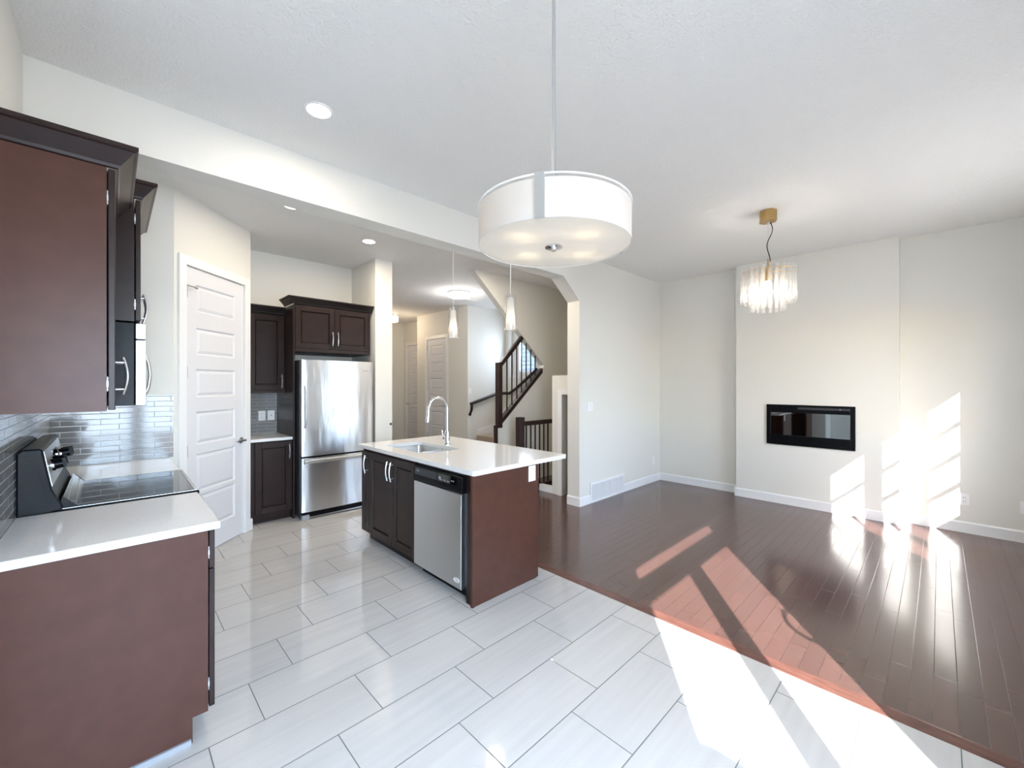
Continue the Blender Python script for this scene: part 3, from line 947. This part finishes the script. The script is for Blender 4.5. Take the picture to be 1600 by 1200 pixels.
# --- refrigerator
fr = thing('refrigerator', 'stainless steel bottom-freezer refrigerator under the dark cabinets', 'refrigerator', (1.91, 5.2, 0))
MB().box(1.487, 2.318, 4.90, YB - .03, .03, 1.765).build('body', M['dgrey'], fr, bevel=.004)
def curved_door(name, x0, x1, y0, yb, z0, z1, bulge, m):
    mb = MB(); N = 16
    fr_ = [(x0 + (x1 - x0) * i / N, y0 - bulge * (1 - (2 * i / N - 1) ** 2) + (0 if 0 < i < N else .006)) for i in range(N + 1)]
    pts = [(x, y, z0) for x, y in fr_] + [(x1, yb, z0), (x0, yb, z0)]
    mb.prism(pts, (0, 0, z1 - z0))
    return mb.build(name, m, fr, smooth=True)
ud = curved_door('upper_door', 1.495, 2.312, 4.848, 4.895, .700, 1.768, .016, M['steelw'])
ld = curved_door('freezer_drawer', 1.495, 2.312, 4.848, 4.895, .085, .680, .010, M['steelw'])
MB().box(1.50, 2.31, 4.862, 4.9, .6815, .6985).build('gap_gasket', M['black'], fr)
hb = MB()
hb.prism([(1.515, 4.843, .615), (1.515, 4.822, .622), (1.515, 4.816, .648), (1.515, 4.822, .662), (1.515, 4.843, .668)], (.78, 0, 0))
hb.build('handle', M['steel'], ld, bevel=.003)
hv = MB()
hv.tube([(1.528, 4.848, 1.02), (1.527, 4.825, 1.05), (1.527, 4.818, 1.12), (1.527, 4.815, 1.25), (1.527, 4.818, 1.38), (1.527, 4.825, 1.45), (1.528, 4.848, 1.48)], .012)
hv.build('handle', M['steel'], ud, smooth=True)
gr = MB().box(1.50, 2.31, 4.875, 4.90, .012, .078)
gr.build('base_grille', M['black'], fr)
MB().box(1.56, 2.31, 4.862, 4.874, .012, .022).build('grille_trim', M['steel'], fr)
ft = MB().box(1.497, 1.575, 4.845, 4.90, 0, .052); ft.build('foot', M['lgrey'], fr, bevel=.004)
lg = MB()
for k, wd in enumerate((.012, .010, .012, .008, .010)):                 # small badge script, upper right of the door
    lg.box(2.178 + .015 * k, 2.178 + .015 * k + wd, 4.8395, 4.8415, 1.655, 1.660)
lg.build('badge', M['dgrey'], ud)

# ================================================================== island
ip = thing('kitchen_island', 'reddish brown island shell of end panel, post and back panel', 'kitchen island', (2.06, 2.21, 0))
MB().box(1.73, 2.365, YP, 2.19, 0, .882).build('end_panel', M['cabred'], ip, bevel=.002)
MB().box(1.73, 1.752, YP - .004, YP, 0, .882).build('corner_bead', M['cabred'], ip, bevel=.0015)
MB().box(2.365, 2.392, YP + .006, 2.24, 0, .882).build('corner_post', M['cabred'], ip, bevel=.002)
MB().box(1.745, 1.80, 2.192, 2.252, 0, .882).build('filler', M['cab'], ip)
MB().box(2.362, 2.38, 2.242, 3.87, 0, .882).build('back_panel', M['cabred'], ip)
def island_unit(name, label, y0, y1, doors):
    r = thing(name, label, 'base cabinet', (2.05, (y0 + y1) / 2, 0))
    b = MB().box(1.752, 2.36, y0, y0 + .018, .10, .881); b.box(1.752, 2.36, y1 - .018, y1, .10, .881); b.box(1.752, 2.36, y0, y1, .10, .118)
    b.box(2.34, 2.36, y0, y1, .118, .881); b.box(1.815, 1.83, y0, y1, 0, .10)
    b.box(1.752, 1.775, y0, y1, .84, .881)
    b.build('body', M['cab'], r)
    F = Fr((1.750, 0, 0), (0, 1, 0), (-1, 0, 0))
    for a, c, hy in doors:
        d = shaker('door', F, a, c, .105, .862, r, M['cab'])
        bow_handle('handle', Fr((1.730, 0, 0), (0, 1, 0), (-1, 0, 0)), hy, .748, .165, d)
    return r
island_unit('base_cabinet', 'dark narrow base cabinet at the far end of the island', 3.715, 3.87, [(3.718, 3.867, 3.742)])
island_unit('base_cabinet', 'dark two-door sink base cabinet in the middle of the island', 2.893, 3.713, [(2.896, 3.276, 3.248), (3.280, 3.710, 3.312)])
dw = thing('dishwasher', 'stainless steel dishwasher with a black control panel in the island', 'dishwasher', (2.03, 2.57, 0))
MB().box(1.752, 2.33, 2.256, 2.889, .10, .876).build('tub', M['dgrey'], dw)
dp = MB()
prof = [(1.752, .085), (1.718, .085), (1.716, .10), (1.718, .74), (1.752, .744)]
dp.prism([(x, 2.275, z) for x, z in prof], (0, .612, 0))
dwd = dp.build('door', M['steel'], dw, bevel=.003)
cp = MB().prism([(1.752, 2.258, .748), (1.712, 2.258, .748), (1.708, 2.258, .77), (1.716, 2.258, .86), (1.752, 2.258, .866)], (0, .63, 0))
cp.build('control_panel', M['black'], dw, bevel=.004)
MB().prism([(1.7105, 2.56, .797), (1.7085, 2.56, .797), (1.7115, 2.56, .849), (1.7145, 2.56, .849)], (0, .30, 0)).build('pocket_plate', M['dgrey'], dw)
MB().prism([(1.7105, 2.315, .797), (1.7085, 2.315, .797), (1.7115, 2.315, .852), (1.7145, 2.315, .852)], (0, .235, 0)).build('button_panel', M['blackglass'], dw)
for k in range(3):
    MB().box(1.7068, 1.709, 2.40 + .045 * k, 2.425 + .045 * k, .808, .813).build('button', M['lgrey'], dw)
MB().cyl((1.709, 2.515, .822), (1.706, 2.515, .822), .012, n=14).build('dial', M['lgrey'], dw)
for k in range(2):
    MB().cyl((1.709, 2.35 + .022 * k, .822), (1.7065, 2.35 + .022 * k, .822), .005, n=10).build('button', M['lgrey'], dw)
def oval_ring(mb, c, ru, rv, t, F, th=.0016, n=28):
    vs = []; fs = []
    for i in range(n):
        k = 2 * PI * i / n
        for q, wv in ((1.0, 0), (1.0, th), (1 - t, th), (1 - t, 0)):
            vs.append(F.p(c[0] + ru * q * math.cos(k), c[1] + rv * q * math.sin(k), wv))
    for i in range(n):
        j = (i + 1) % n
        for a in range(4):
            b = (a + 1) % 4
            fs.append((i * 4 + a, j * 4 + a, j * 4 + b, i * 4 + b))
    mb.add(vs, fs)
bd = MB()
FB = Fr((1.7165, 0, 0), (0, 1, 0), (-1, 0, 0))
oval_ring(bd, (2.325, .142), .034, .016, .22, FB)
bd.lbox(FB, 2.303, 2.347, .139, .145, 0, .001)
bd.build('badge', M['plate'], dwd)
lb = MB()
FL = Fr((1.7105, 0, 0), (0, 1, 0), (-1, 0, 0))
oval_ring(lb, (2.82, .832), .016, .006, .3, FL)
lb.lbox(FL, 2.795, 2.835, .822, .8255, 0, .0012)
lb.build('badge', M['lgrey'], dw)
kk = MB().box(1.80, 1.815, 2.256, 2.889, 0, .098); kk.build('kick_plate', M['black'], dw)

# worktop with the sink cut-out
SX0, SX1, SY0, SY1 = 1.875, 2.265, 2.995, 3.68
def rrect(x0, x1, y0, y1, r, n=5):
    pts = []
    for cx_, cy_, a0 in ((x1 - r, y1 - r, 0), (x0 + r, y1 - r, 90), (x0 + r, y0 + r, 180), (x1 - r, y0 + r, 270)):
        for i in range(n + 1):
            a = math.radians(a0 + 90 * i / n)
            pts.append((cx_ + r * math.cos(a), cy_ + r * math.sin(a)))
    return pts
wt = bmesh.new()
def ring_edges(pts, z):
    vs = [wt.verts.new((x, y, z)) for x, y in pts]
    return vs, [wt.edges.new((vs[i], vs[(i + 1) % len(vs)])) for i in range(len(vs))]
outer = rrect(1.733, 2.725, 2.158, 3.955, .018, 4)
inner = rrect(SX0, SX1, SY0, SY1, .05, 5)
v1, e1 = ring_edges(outer, .915); v2, e2 = ring_edges(inner, .915)
bmesh.ops.triangle_fill(wt, edges=e1 + e2, use_beauty=True)
res = bmesh.ops.extrude_face_region(wt, geom=list(wt.faces))
bmesh.ops.translate(wt, vec=(0, 0, -.033), verts=[g for g in res['geom'] if isinstance(g, bmesh.types.BMVert)])
bmesh.ops.recalc_face_normals(wt, faces=wt.faces)
me = bpy.data.meshes.new('countertop'); wt.to_mesh(me); wt.free()
wo = bpy.data.objects.new('countertop', me); C.objects.link(wo)
me.materials.append(M['quartz'])
b = wo.modifiers.new('bevel', 'BEVEL'); b.width = .006; b.segments = 3; b.limit_method = 'ANGLE'; b.angle_limit = math.radians(50)
tag(wo, 'white quartz worktop of the kitchen island with the sink cut into it', 'worktop')

# sink: two bowls under the cut-out
sk = thing('sink', 'double-bowl stainless steel sink set into the island worktop', 'sink', (2.07, 3.35, .70))
def bowl(name, x0, x1, y0, y1, depth):
    mb = MB()
    levels = [(0, .881, .05), (.004, .875, .05), (.010, .78, .05), (.02, .881 - depth + .03, .05), (.05, .881 - depth, .045)]
    rings = [[Vector((x, y, z)) for x, y in rrect(x0 + i, x1 - i, y0 + i, y1 - i, r)] for i, z, r in levels]
    n = len(rings[0]); vs = [p for r in rings for p in r]
    fs = []
    for j in range(len(rings) - 1):
        for i in range(n):
            i2 = (i + 1) % n
            fs.append((j * n + i, j * n + i2, (j + 1) * n + i2, (j + 1) * n + i))
    fs.append(tuple(range((len(rings) - 1) * n, len(rings) * n)))
    mb.add(vs, fs)
    o = mb.build(name, M['steel'], sk, smooth=True)
    c = ((x0 + x1) / 2, (y0 + y1) / 2, .881 - depth)
    dr = MB().lathe(c, [(.045, .001), (.045, .004), (.03, .004), (.028, .0015), (.001, .0015)], n=24)
    dr.build('drain', M['chrome'], o, smooth=True)
    return o
bowl('bowl', SX0 - .004, SX1 + .004, 3.275, SY1 + .004, .21)
bowl('bowl', SX0 - .004, SX1 + .004, SY0 - .004, 3.245, .18)
rim = MB().box(SX0 - .004, SX1 + .004, 3.246, 3.274, .868, .881)
rim.build('divider', M['steel'], sk, bevel=.004)

# faucet
fx, fy = 2.325, 3.30
fa = thing('faucet', 'tall chrome gooseneck faucet behind the island sink', 'faucet', (fx, fy, .915))
MB().lathe((fx, fy, .915), [(.001, 0), (.030, 0), (.030, .006), (.024, .012), (.022, .12), (.018, .135), (.001, .135)], n=28).build('base', M['chrome'], fa, smooth=True)
R = .105
pts = [(fx, fy, 1.03), (fx, fy, 1.15), (fx, fy, 1.26)]
for i in range(1, 17):
    a = PI * i / 16
    pts.append((fx - R + R * math.cos(a), fy, 1.265 + R * math.sin(a)))
pts.append((fx - 2 * R - .003, fy, 1.24))
MB().tube(pts, .0135, 14).build('spout', M['chrome'], fa, smooth=True)
MB().cyl((fx - 2 * R - .002, fy, 1.25), (fx - 2 * R - .012, fy, 1.145), .0165, .0195, n=20).build('spray_head', M['chrome'], fa, smooth=True)
lv = MB().cyl((fx, fy, .965), (fx, fy + .055, .965), .016, n=18)
lv.tube([(fx, fy + .05, .965), (fx - .005, fy + .06, .99), (fx - .012, fy + .068, 1.05)], [.010, .008, .006])
lv.build('lever', M['chrome'], fa, smooth=True)

# ================================================================== plates, vents
def plate(name, F, u, v, label, cat, wd=.075, ht=.118, kind='switch', group=None):
    r = thing(name, label, cat, F.p(u, v - ht / 2, 0), group)
    MB().lbox(F, u - wd / 2, u + wd / 2, v - ht / 2, v + ht / 2, 0, .006).build('cover', M['plate'], r, bevel=.002)
    n = max(1, round(wd / .06) - 0) if kind == 'switch' and wd > .1 else 1
    for k in range(n):
        uu = u + (k - (n - 1) / 2) * .046
        if kind == 'switch':
            MB().lbox(F, uu - .017, uu + .017, v - .033, v + .033, .006, .009).build('rocker', M['plate'], r, bevel=.001)
        elif kind == 'outlet':
            s = MB()
            s.lbox(F, uu - .017, uu + .017, v - .034, v + .034, .006, .0075)
            s.build('receptacle', M['plate'], r, bevel=.001)
            for dz in (-.02, .02):
                for du in (-.0065, .0065):
                    MB().lbox(F, uu + du - .0015, uu + du + .0015, v + dz - .005, v + dz + .005, .0075, .0079).build('slot', M['dgrey'], r)
        elif kind == 'jack':
            MB().cyl(F.p(uu, v, .006), F.p(uu, v, .009), .006, n=12).build('jack', M['dgrey'], r)
    return r
FI = Fr((0, YP, 0), (1, 0, 0), (0, -1, 0))
plate('outlet', FI, 2.312, .816, 'white outlet plate on the reddish island end panel', 'outlet', kind='outlet')
FBk = Fr((0, YB - .004, 0), (1, 0, 0), (0, -1, 0))
plate('outlet', FBk, 1.290, 1.122, 'white outlet plate, left of the pair on the tiles by the refrigerator', 'outlet', kind='outlet')
plate('outlet', FBk, 1.387, 1.122, 'white jack plate, right of the pair on the tiles by the refrigerator', 'outlet', kind='jack')
FM = Fr((0, YS, 0), (1, 0, 0), (0, -1, 0))
plate('light_switch', FM, 4.32, 1.217, 'white double light switch on the wall above the floor vent', 'light switch', wd=.118, ht=.112)
plate('outlet', FM, 5.975, .32, 'white wall outlet in the corner right of the floor vent', 'outlet', kind='outlet')
plate('outlet', FR, -.178, .335, 'white outlet beside the sunlit patch on the right wall', 'outlet', kind='outlet')
plate('outlet', FR, -.595, .33, 'white outlet at the right edge of the view', 'outlet', wd=.118, kind='outlet')
FHf = Fr((0, 6.6, 0), (1, 0, 0), (0, -1, 0))
plate('light_switch', FHf, 5.20, 1.36, 'white light switch above the stair handrail', 'light switch')

vt = thing('air_return', 'white louvred air return grille on the wall by the floor', 'air vent', (4.715, YS, 0))
f = MB()
for a, b, c, d in ((4.316, 4.345, .0, .256), (5.085, 5.114, .0, .256), (4.345, 5.085, .0, .028), (4.345, 5.085, .228, .256)):
    f.lbox(FM, a, b, c, d, 0, .016)
for k in range(1, 5):
    u = 4.345 + .74 * k / 5
    f.lbox(FM, u - .006, u + .006, .028, .228, 0, .014)
f.build('frame', M['trimw'], vt, bevel=.002)
lv = MB()
for k in range(60):
    u = 4.349 + .74 * k / 60
    lv.hexa([FM.p(u, .028, .002), FM.p(u + .0022, .028, .002), FM.p(u + .0062, .028, .011), FM.p(u + .004, .028, .011), FM.p(u, .228, .002), FM.p(u + .0022, .228, .002), FM.p(u + .0062, .228, .011), FM.p(u + .004, .228, .011)])
lv.build('louvre', M['trimw'], vt)
MB().lbox(FM, 4.345, 5.085, .028, .228, .0003, .001).build('backing', M['lgrey'], vt)

# wall bumper on the partition
wb = MB().cyl((2.585, 4.92, .985), (2.585, 4.905, .985), .014, n=16)
tag(wb.build('wall_bumper', M['dgrey'], smooth=True), 'small dark bumper on the white partition beside the refrigerator', 'wall bumper')
# small ceiling register in the hall
cr = MB().box(4.72, 4.95, 6.0, 6.12, ZC - .012, ZC)
for k in range(5):
    cr.box(4.735, 4.935, 6.012 + .02 * k, 6.02 + .02 * k, ZC - .018, ZC - .012)
tag(cr.build('ceiling_register', M['trimw']), 'small white air register on the hall ceiling near the stairs', 'air vent')

# ================================================================== fireplace
fp = thing('fireplace', 'black wall-mounted linear electric fireplace in the chase', 'fireplace', (6.1, 1.095, .742))
FP = Fr((cx, 0, 0), (0, 1, 0), (-1, 0, 0))
y0, y1, z0, z1 = .655, 1.535, .742, 1.243
gy0, gy1, gz0, gz1 = .70, 1.49, .865, 1.145
f = MB()
f.lbox(FP, y0, gy0, z0, z1, 0, .022); f.lbox(FP, gy1, y1, z0, z1, 0, .022)
f.lbox(FP, gy0, gy1, z0, gz0, 0, .022); f.lbox(FP, gy0, gy1, gz1, z1, 0, .022)
f.build('surround', M['black'], fp, bevel=.003)
bx = MB()
bx.box(cx + .005, cx + .125, .69, .70, .80, 1.20); bx.box(cx + .005, cx + .125, 1.49, 1.50, .80, 1.20)
bx.box(cx + .005, cx + .125, .70, 1.49, .80, .86); bx.box(cx + .005, cx + .125, .70, 1.49, 1.15, 1.20); bx.box(cx + .115, cx + .125, .70, 1.49, .86, 1.15)
bx.build('firebox', M['black'], fp)
MB().lbox(FP, gy0, gy1, gz0, gz1, .006, .010).build('glass', M['tinted'], fp)
MB().lbox(FP, .70, 1.20, 1.19, 1.215, .022, .0235).build('vent_slot', M['dgrey'], fp)
MB().cyl(FP.p(.79, 1.203, .0235), FP.p(.79, 1.203, .026), .007, n=12).build('power_button', M['lgrey'], fp)

# ================================================================== stair railings
def bar(mb, p, q, wd, ht):
    """rectangular bar from p to q, width in the horizontal normal, height in the vertical plane."""
    p = Vector(p); q = Vector(q); d = (q - p).normalized()
    s = d.cross(Vector((0, 0, 1))).normalized() * wd / 2
    u = Vector((0, 0, 1)) * ht / 2
    mb.hexa([p - s - u, p + s - u, q + s - u, q - s - u, p - s + u, p + s + u, q + s + u, q - s + u])
rl = thing('stair_railing', 'dark wooden stair railing with a newel post on the slanted wall', 'railing', (4.02, 4.49, .84))
MB().box(4.028, 4.105, 4.436, 4.512, .86, 1.812).build('newel_post', M['rail'], rl, bevel=.004)
m = MB(); bar(m, (4.09, 4.475, 1.775), (4.61, 4.475, 2.285), .05, .085); m.build('handrail', M['rail'], rl, bevel=.006)
m = MB(); bar(m, (4.04, 4.475, .905), (4.985, 4.475, 1.72), .08, .075); m.build('cap_rail', M['rail'], rl, bevel=.004)
MB().box(3.985, 4.012, 4.436, 4.50, 0, .90).build('end_board', M['rail'], rl)
for k in range(8):
    x = 4.125 + .103 * k
    top = min(1.765 + (x - 4.078) * .979, 1.88 + (4.98 - x) * .83)
    MB().box(x - .007, x + .007, 4.468, 4.482, .905 + (x - 4.03) * .858, top).build('baluster', M['iron'], rl)
gd = thing('guard_railing', 'low dark guard railing with a square newel beside the island corner', 'railing', (4.0, 4.0, 0))
MB().box(3.985, 4.075, 3.955, 4.045, 0, 1.045).build('newel_post', M['rail'], gd, bevel=.004)
m = MB(); bar(m, (4.065, 4.005, .95), (4.74, 4.005, .95), .06, .06); m.build('handrail', M['rail'], gd, bevel=.006)
m = MB(); bar(m, (4.065, 4.005, .05), (4.78, 4.005, .05), .07, .055); m.build('bottom_rail', M['rail'], gd, bevel=.004)
for k in range(6):
    x = 4.155 + .092 * k
    MB().box(x - .008, x + .008, 3.997, 4.013, .075, .925).build('baluster', M['iron'], gd)
wh = thing('wall_handrail', 'dark handrail fixed to the pale stair wall', 'handrail', (5.15, 6.55, .9))
m = MB().tube([(5.17, 6.53, 1.10), (5.5, 6.53, 1.19), (5.86, 6.53, 1.29), (6.06, 6.50, 1.30), (6.12, 6.40, 1.30), (6.12, 6.2, 1.40), (6.12, 5.6, 1.80)], .032, 12)
m.build('rail', M['rail'], wh, smooth=True)
m = MB().tube([(5.20, 6.53, 1.09), (5.20, 6.535, .98), (5.195, 6.56, .93), (5.19, 6.585, .87)], [.026, .026, .024, .03], 8)
m.build('bracket', M['rail'], wh, smooth=True)

# ================================================================== lamps
WARM = (1.0, 0.80, 0.55)
# drum pendant over the dining spot
dx, dy, dz0, dz1, dR = 1.164, .982, 2.0015, 2.138, .275
dl = thing('drum_pendant', 'large white drum pendant lamp hanging in the foreground', 'pendant lamp', (dx, dy, dz0))
MB().lathe((dx, dy, ZC), [(.001, -.03), (.06, -.03), (.065, -.022), (.065, 0), (.001, 0)], n=32).build('canopy', M['nickel'], dl, smooth=True)
MB().cyl((dx, dy, dz0 + .01), (dx, dy, ZC - .03), .0065, n=12).build('rod', M['nickel'], dl, smooth=True)
MB().lathe((dx, dy, 0), [(dR, dz0 + .001), (dR, dz1 - .013), (dR - .003, dz1 - .013), (dR - .003, dz0 + .001)], n=96, close=True).build('shade', M['shade'], dl, smooth=True)
MB().lathe((dx, dy, 0), [(dR + .003, dz1 - .004), (dR + .003, dz1), (dR - .002, dz1), (dR - .002, dz1 - .004)], n=96, close=True).build('top_ring', M['trimw'], dl, smooth=True)
MB().lathe((dx, dy, 0), [(.012, dz0 + .004), (dR - .004, dz0 + .004), (dR - .004, dz0 + .008), (.012, dz0 + .008)], n=96, close=True).build('diffuser', M['diff'], dl, smooth=True)
MB().lathe((dx, dy, dz0), [(.0005, -.014), (.010, -.014), (.010, -.004), (.032, -.002), (.032, .003), (.0005, .003)], n=28).build('finial', M['chrome'], dl, smooth=True)
# three strap brackets round the shade
view = math.atan2(-dy, -dx)
for k in range(3):
    a = view + math.radians(-9) + k * 2 * PI / 3
    ca, sa = math.cos(a), math.sin(a)
    F = Fr((dx + ca * dR, dy + sa * dR, 0), (-sa, ca, 0), (ca, sa, 0))
    m = MB().lbox(F, -.016, .016, dz0 - .001, dz1 + .003, .0005, .004)
    F2 = Fr((dx, dy, 0), (-sa, ca, 0), (ca, sa, 0))
    m.lbox(F2, -.006, .006, dz1 - .003, dz1 + .003, 0, dR)
    m.build('strap', M['nickel'], dl)
for k in range(4):
    a = view + math.radians(45 + 90 * k)
    p = (dx + .15 * math.cos(a), dy + .15 * math.sin(a), dz0 + .062)
    MB().sphere(p, .024, 8, 1.15).build('bulb', M['opal'], dl, smooth=True)
    point_light('bulb_light', p, 6.5, WARM, .022, dl)

# island pendants
def pend(x, y, ztop, label):
    r = thing('island_pendant', label, 'pendant lamp', (x, y, 1.92), 'clear glass pendants over the island')
    zb, zt = 1.955, 2.222
    MB().lathe((x, y, ztop), [(.001, -.022), (.055, -.022), (.058, -.014), (.058, 0), (.001, 0)], n=28).build('canopy', M['nickel'], r, smooth=True)
    MB().cyl((x, y, zt + .03), (x, y, ztop - .02), .0028, n=8).build('cord', M['plate'], r, smooth=True)
    MB().lathe((x, y, 0), [(.047, zb - .01), (.047, zt + .025), (.0445, zt + .025), (.0445, zb - .01)], n=32, close=True).build('glass_cylinder', M['lampglass'], r, smooth=True)
    MB().lathe((x, y, 0), [(.0405, zb), (.0425, zb + .05), (.040, zb + .085), (.034, zb + .14), (.028, zb + .20), (.0245, zt - .003), (.022, zt), (.001, zt)], n=32).build('inner_shade', M['opal'], r, smooth=True)
    MB().lathe((x, y, zt), [(.001, 0), (.018, 0), (.018, .028), (.004, .034), (.001, .034)], n=20).build('socket', M['nickel'], r, smooth=True)
    cb = MB().cyl((x - .045, y, zt + .02), (x + .045, y, zt + .02), .003, n=8)
    cb.cyl((x, y - .045, zt + .02), (x, y + .045, zt + .02), .003, n=8)
    cb.build('glass_holder', M['nickel'], r)
    MB().sphere((x, y, zb + .095), .017, 8, 1.4).build('bulb', M['opal'], r, smooth=True)
    point_light('bulb_light', (x, y, zb + .10), 5.0, WARM, .015, r)
    return r
pend(2.40, 3.305, ZC, 'small glass pendant over the sink half of the island, farther from the viewer')
pend(2.40, 2.495, ZC, 'small glass pendant over the near half of the island, partly behind the drum lamp')

# recessed lights
def pot(x, y, label, power=4.5):
    r = thing('recessed_light', label, 'recessed light', (x, y, ZC - .006), 'recessed ceiling lights')
    MB().lathe((x, y, ZC), [(.078, 0), (.076, -.006), (.064, -.006), (.062, 0)], n=40).build('trim_ring', M['trimw'], r, smooth=True)
    MB().lathe((x, y, ZC - .0045), [(.0005, 0), (.063, 0), (.063, .004), (.0005, .004)], n=40).build('lens', M['led'], r)
    d = bpy.data.lights.new('led_light', 'AREA'); d.shape = 'DISK'; d.size = .12; d.energy = power; d.color = (1, .86, .68)
    o = bpy.data.objects.new('led_light', d); C.objects.link(o); o.parent = r; o.location = (0, 0, -.004)
pot(.859, 2.49, 'large-looking recessed light in the main ceiling left of the drum lamp')
pot(1.148, 3.99, 'recessed light in the kitchen ceiling above the pantry door side', 4)
pot(2.047, 4.39, 'recessed light in the kitchen ceiling in front of the refrigerator', 9)

pot(3.35, 3.75, 'added recessed light in the hall ceiling, brightening the stair wall', 12)  # extra fixture added behind the drum lamp to lift the dark stair wall
# flush lights in the hall
fl1 = thing('flush_light', 'round white flush ceiling light in the hall above the stairs', 'ceiling light', (4.30, 5.75, ZC - .1))
MB().lathe((4.30, 5.75, ZC), [(.001, 0), (.19, 0), (.19, -.02), (.001, -.02)], n=48).build('base', M['trimw'], fl1, smooth=True)
MB().lathe((4.30, 5.75, ZC), [(.185, -.021), (.20, -.05), (.19, -.075), (.14, -.092), (.001, -.10)], n=48).build('glass', M['flush'], fl1, smooth=True)
point_light('bulb_light', (4.30, 5.75, ZC - .25), 9, (1, .95, .9), .1, fl1)
fl2 = thing('flush_light', 'warm drum-shaped flush light at the far end of the hall', 'ceiling light', (4.45, 8.5, ZC - .2))
MB().lathe((4.50, 8.55, ZC), [(.001, 0), (.07, 0), (.07, -.06), (.001, -.06)], n=32).build('base', M['nickel'], fl2, smooth=True)
MB().lathe((4.50, 8.55, ZC), [(.001, -.055), (.15, -.055), (.16, -.07), (.16, -.17), (.15, -.185), (.001, -.19)], n=48).build('glass', M['flushw'], fl2, smooth=True)
point_light('bulb_light', (4.50, 8.55, ZC - .3), 9, (1, .78, .54), .1, fl2)

# chandelier with glass rods
hx, hy = 4.311, 1.087
cdl = thing('chandelier', 'brass chandelier of clear glass rods hanging before the fireplace', 'chandelier', (hx, hy, 2.16))
MB().lathe((hx, hy, ZC), [(.001, -.10), (.072, -.10), (.072, 0), (.001, 0)], n=8).build('canopy', M['brass'], cdl, bevel=.003)
MB().lathe((hx, hy, ZC), [(.001, -.112), (.012, -.112), (.012, -.10), (.001, -.10)], n=12).build('cord_grip', M['nickel'], cdl)
cd = MB()
rt = Vector((math.cos(YAW), -math.sin(YAW), 0))
pts = []
for i in range(25):
    s = i / 24
    z = ZC - .10 - s * .36
    off = .022 + .024 * math.sin(s * 2 * PI * 1.25) * (1 - .3 * s) - .02 * s
    pts.append(Vector((hx, hy, z)) + rt * off)
cd.tube(pts, .0038, 8); cd.build('cord', M['black'], cdl, smooth=True)
MB().cyl((hx, hy, 2.56), (hx, hy, ZC - .10), .0012, n=6).build('suspension_wire', M['nickel'], cdl)
MB().cyl((hx, hy, 2.55), (hx, hy, 2.64), .006, n=10).build('stem', M['brass'], cdl, smooth=True)
MB().cyl((hx, hy, 2.44), (hx, hy, 2.56), .027, n=20).build('socket', M['brass'], cdl, smooth=True)
sp = MB()
for k in range(6):
    a = k * PI / 3
    sp.cyl((hx, hy, 2.52), (hx + .208 * math.cos(a), hy + .208 * math.sin(a), 2.52), .003, n=8)
ring = [(hx + .208 * math.cos(2 * PI * i / 48), hy + .208 * math.sin(2 * PI * i / 48), 2.52) for i in range(49)]
sp.tube(ring, .003, 6)
ring = [(hx + .13 * math.cos(2 * PI * i / 36), hy + .13 * math.sin(2 * PI * i / 36), 2.50) for i in range(37)]
sp.tube(ring, .003, 6)
sp.build('ring_frame', M['brass'], cdl, smooth=True)
for n, rad, za, zb in ((26, .208, 2.55, 2.235), (15, .13, 2.52, 2.165)):
    for k in range(n):
        a = 2 * PI * k / n + .1
        c = (hx + rad * math.cos(a), hy + rad * math.sin(a))
        MB().lathe((c[0], c[1], 0), [(.0005, zb), (.0145, zb), (.0145, za), (.012, za), (.012, zb + .006), (.0005, zb + .006)], n=12).build('glass_rod', M['rod'], cdl, smooth=True)
MB().sphere((hx, hy, 2.40), .032, 10, 1.25).build('bulb', M['bulb'], cdl, smooth=True)
point_light('bulb_light', (hx, hy, 2.34), 7, (1, .88, .72), .035, cdl)
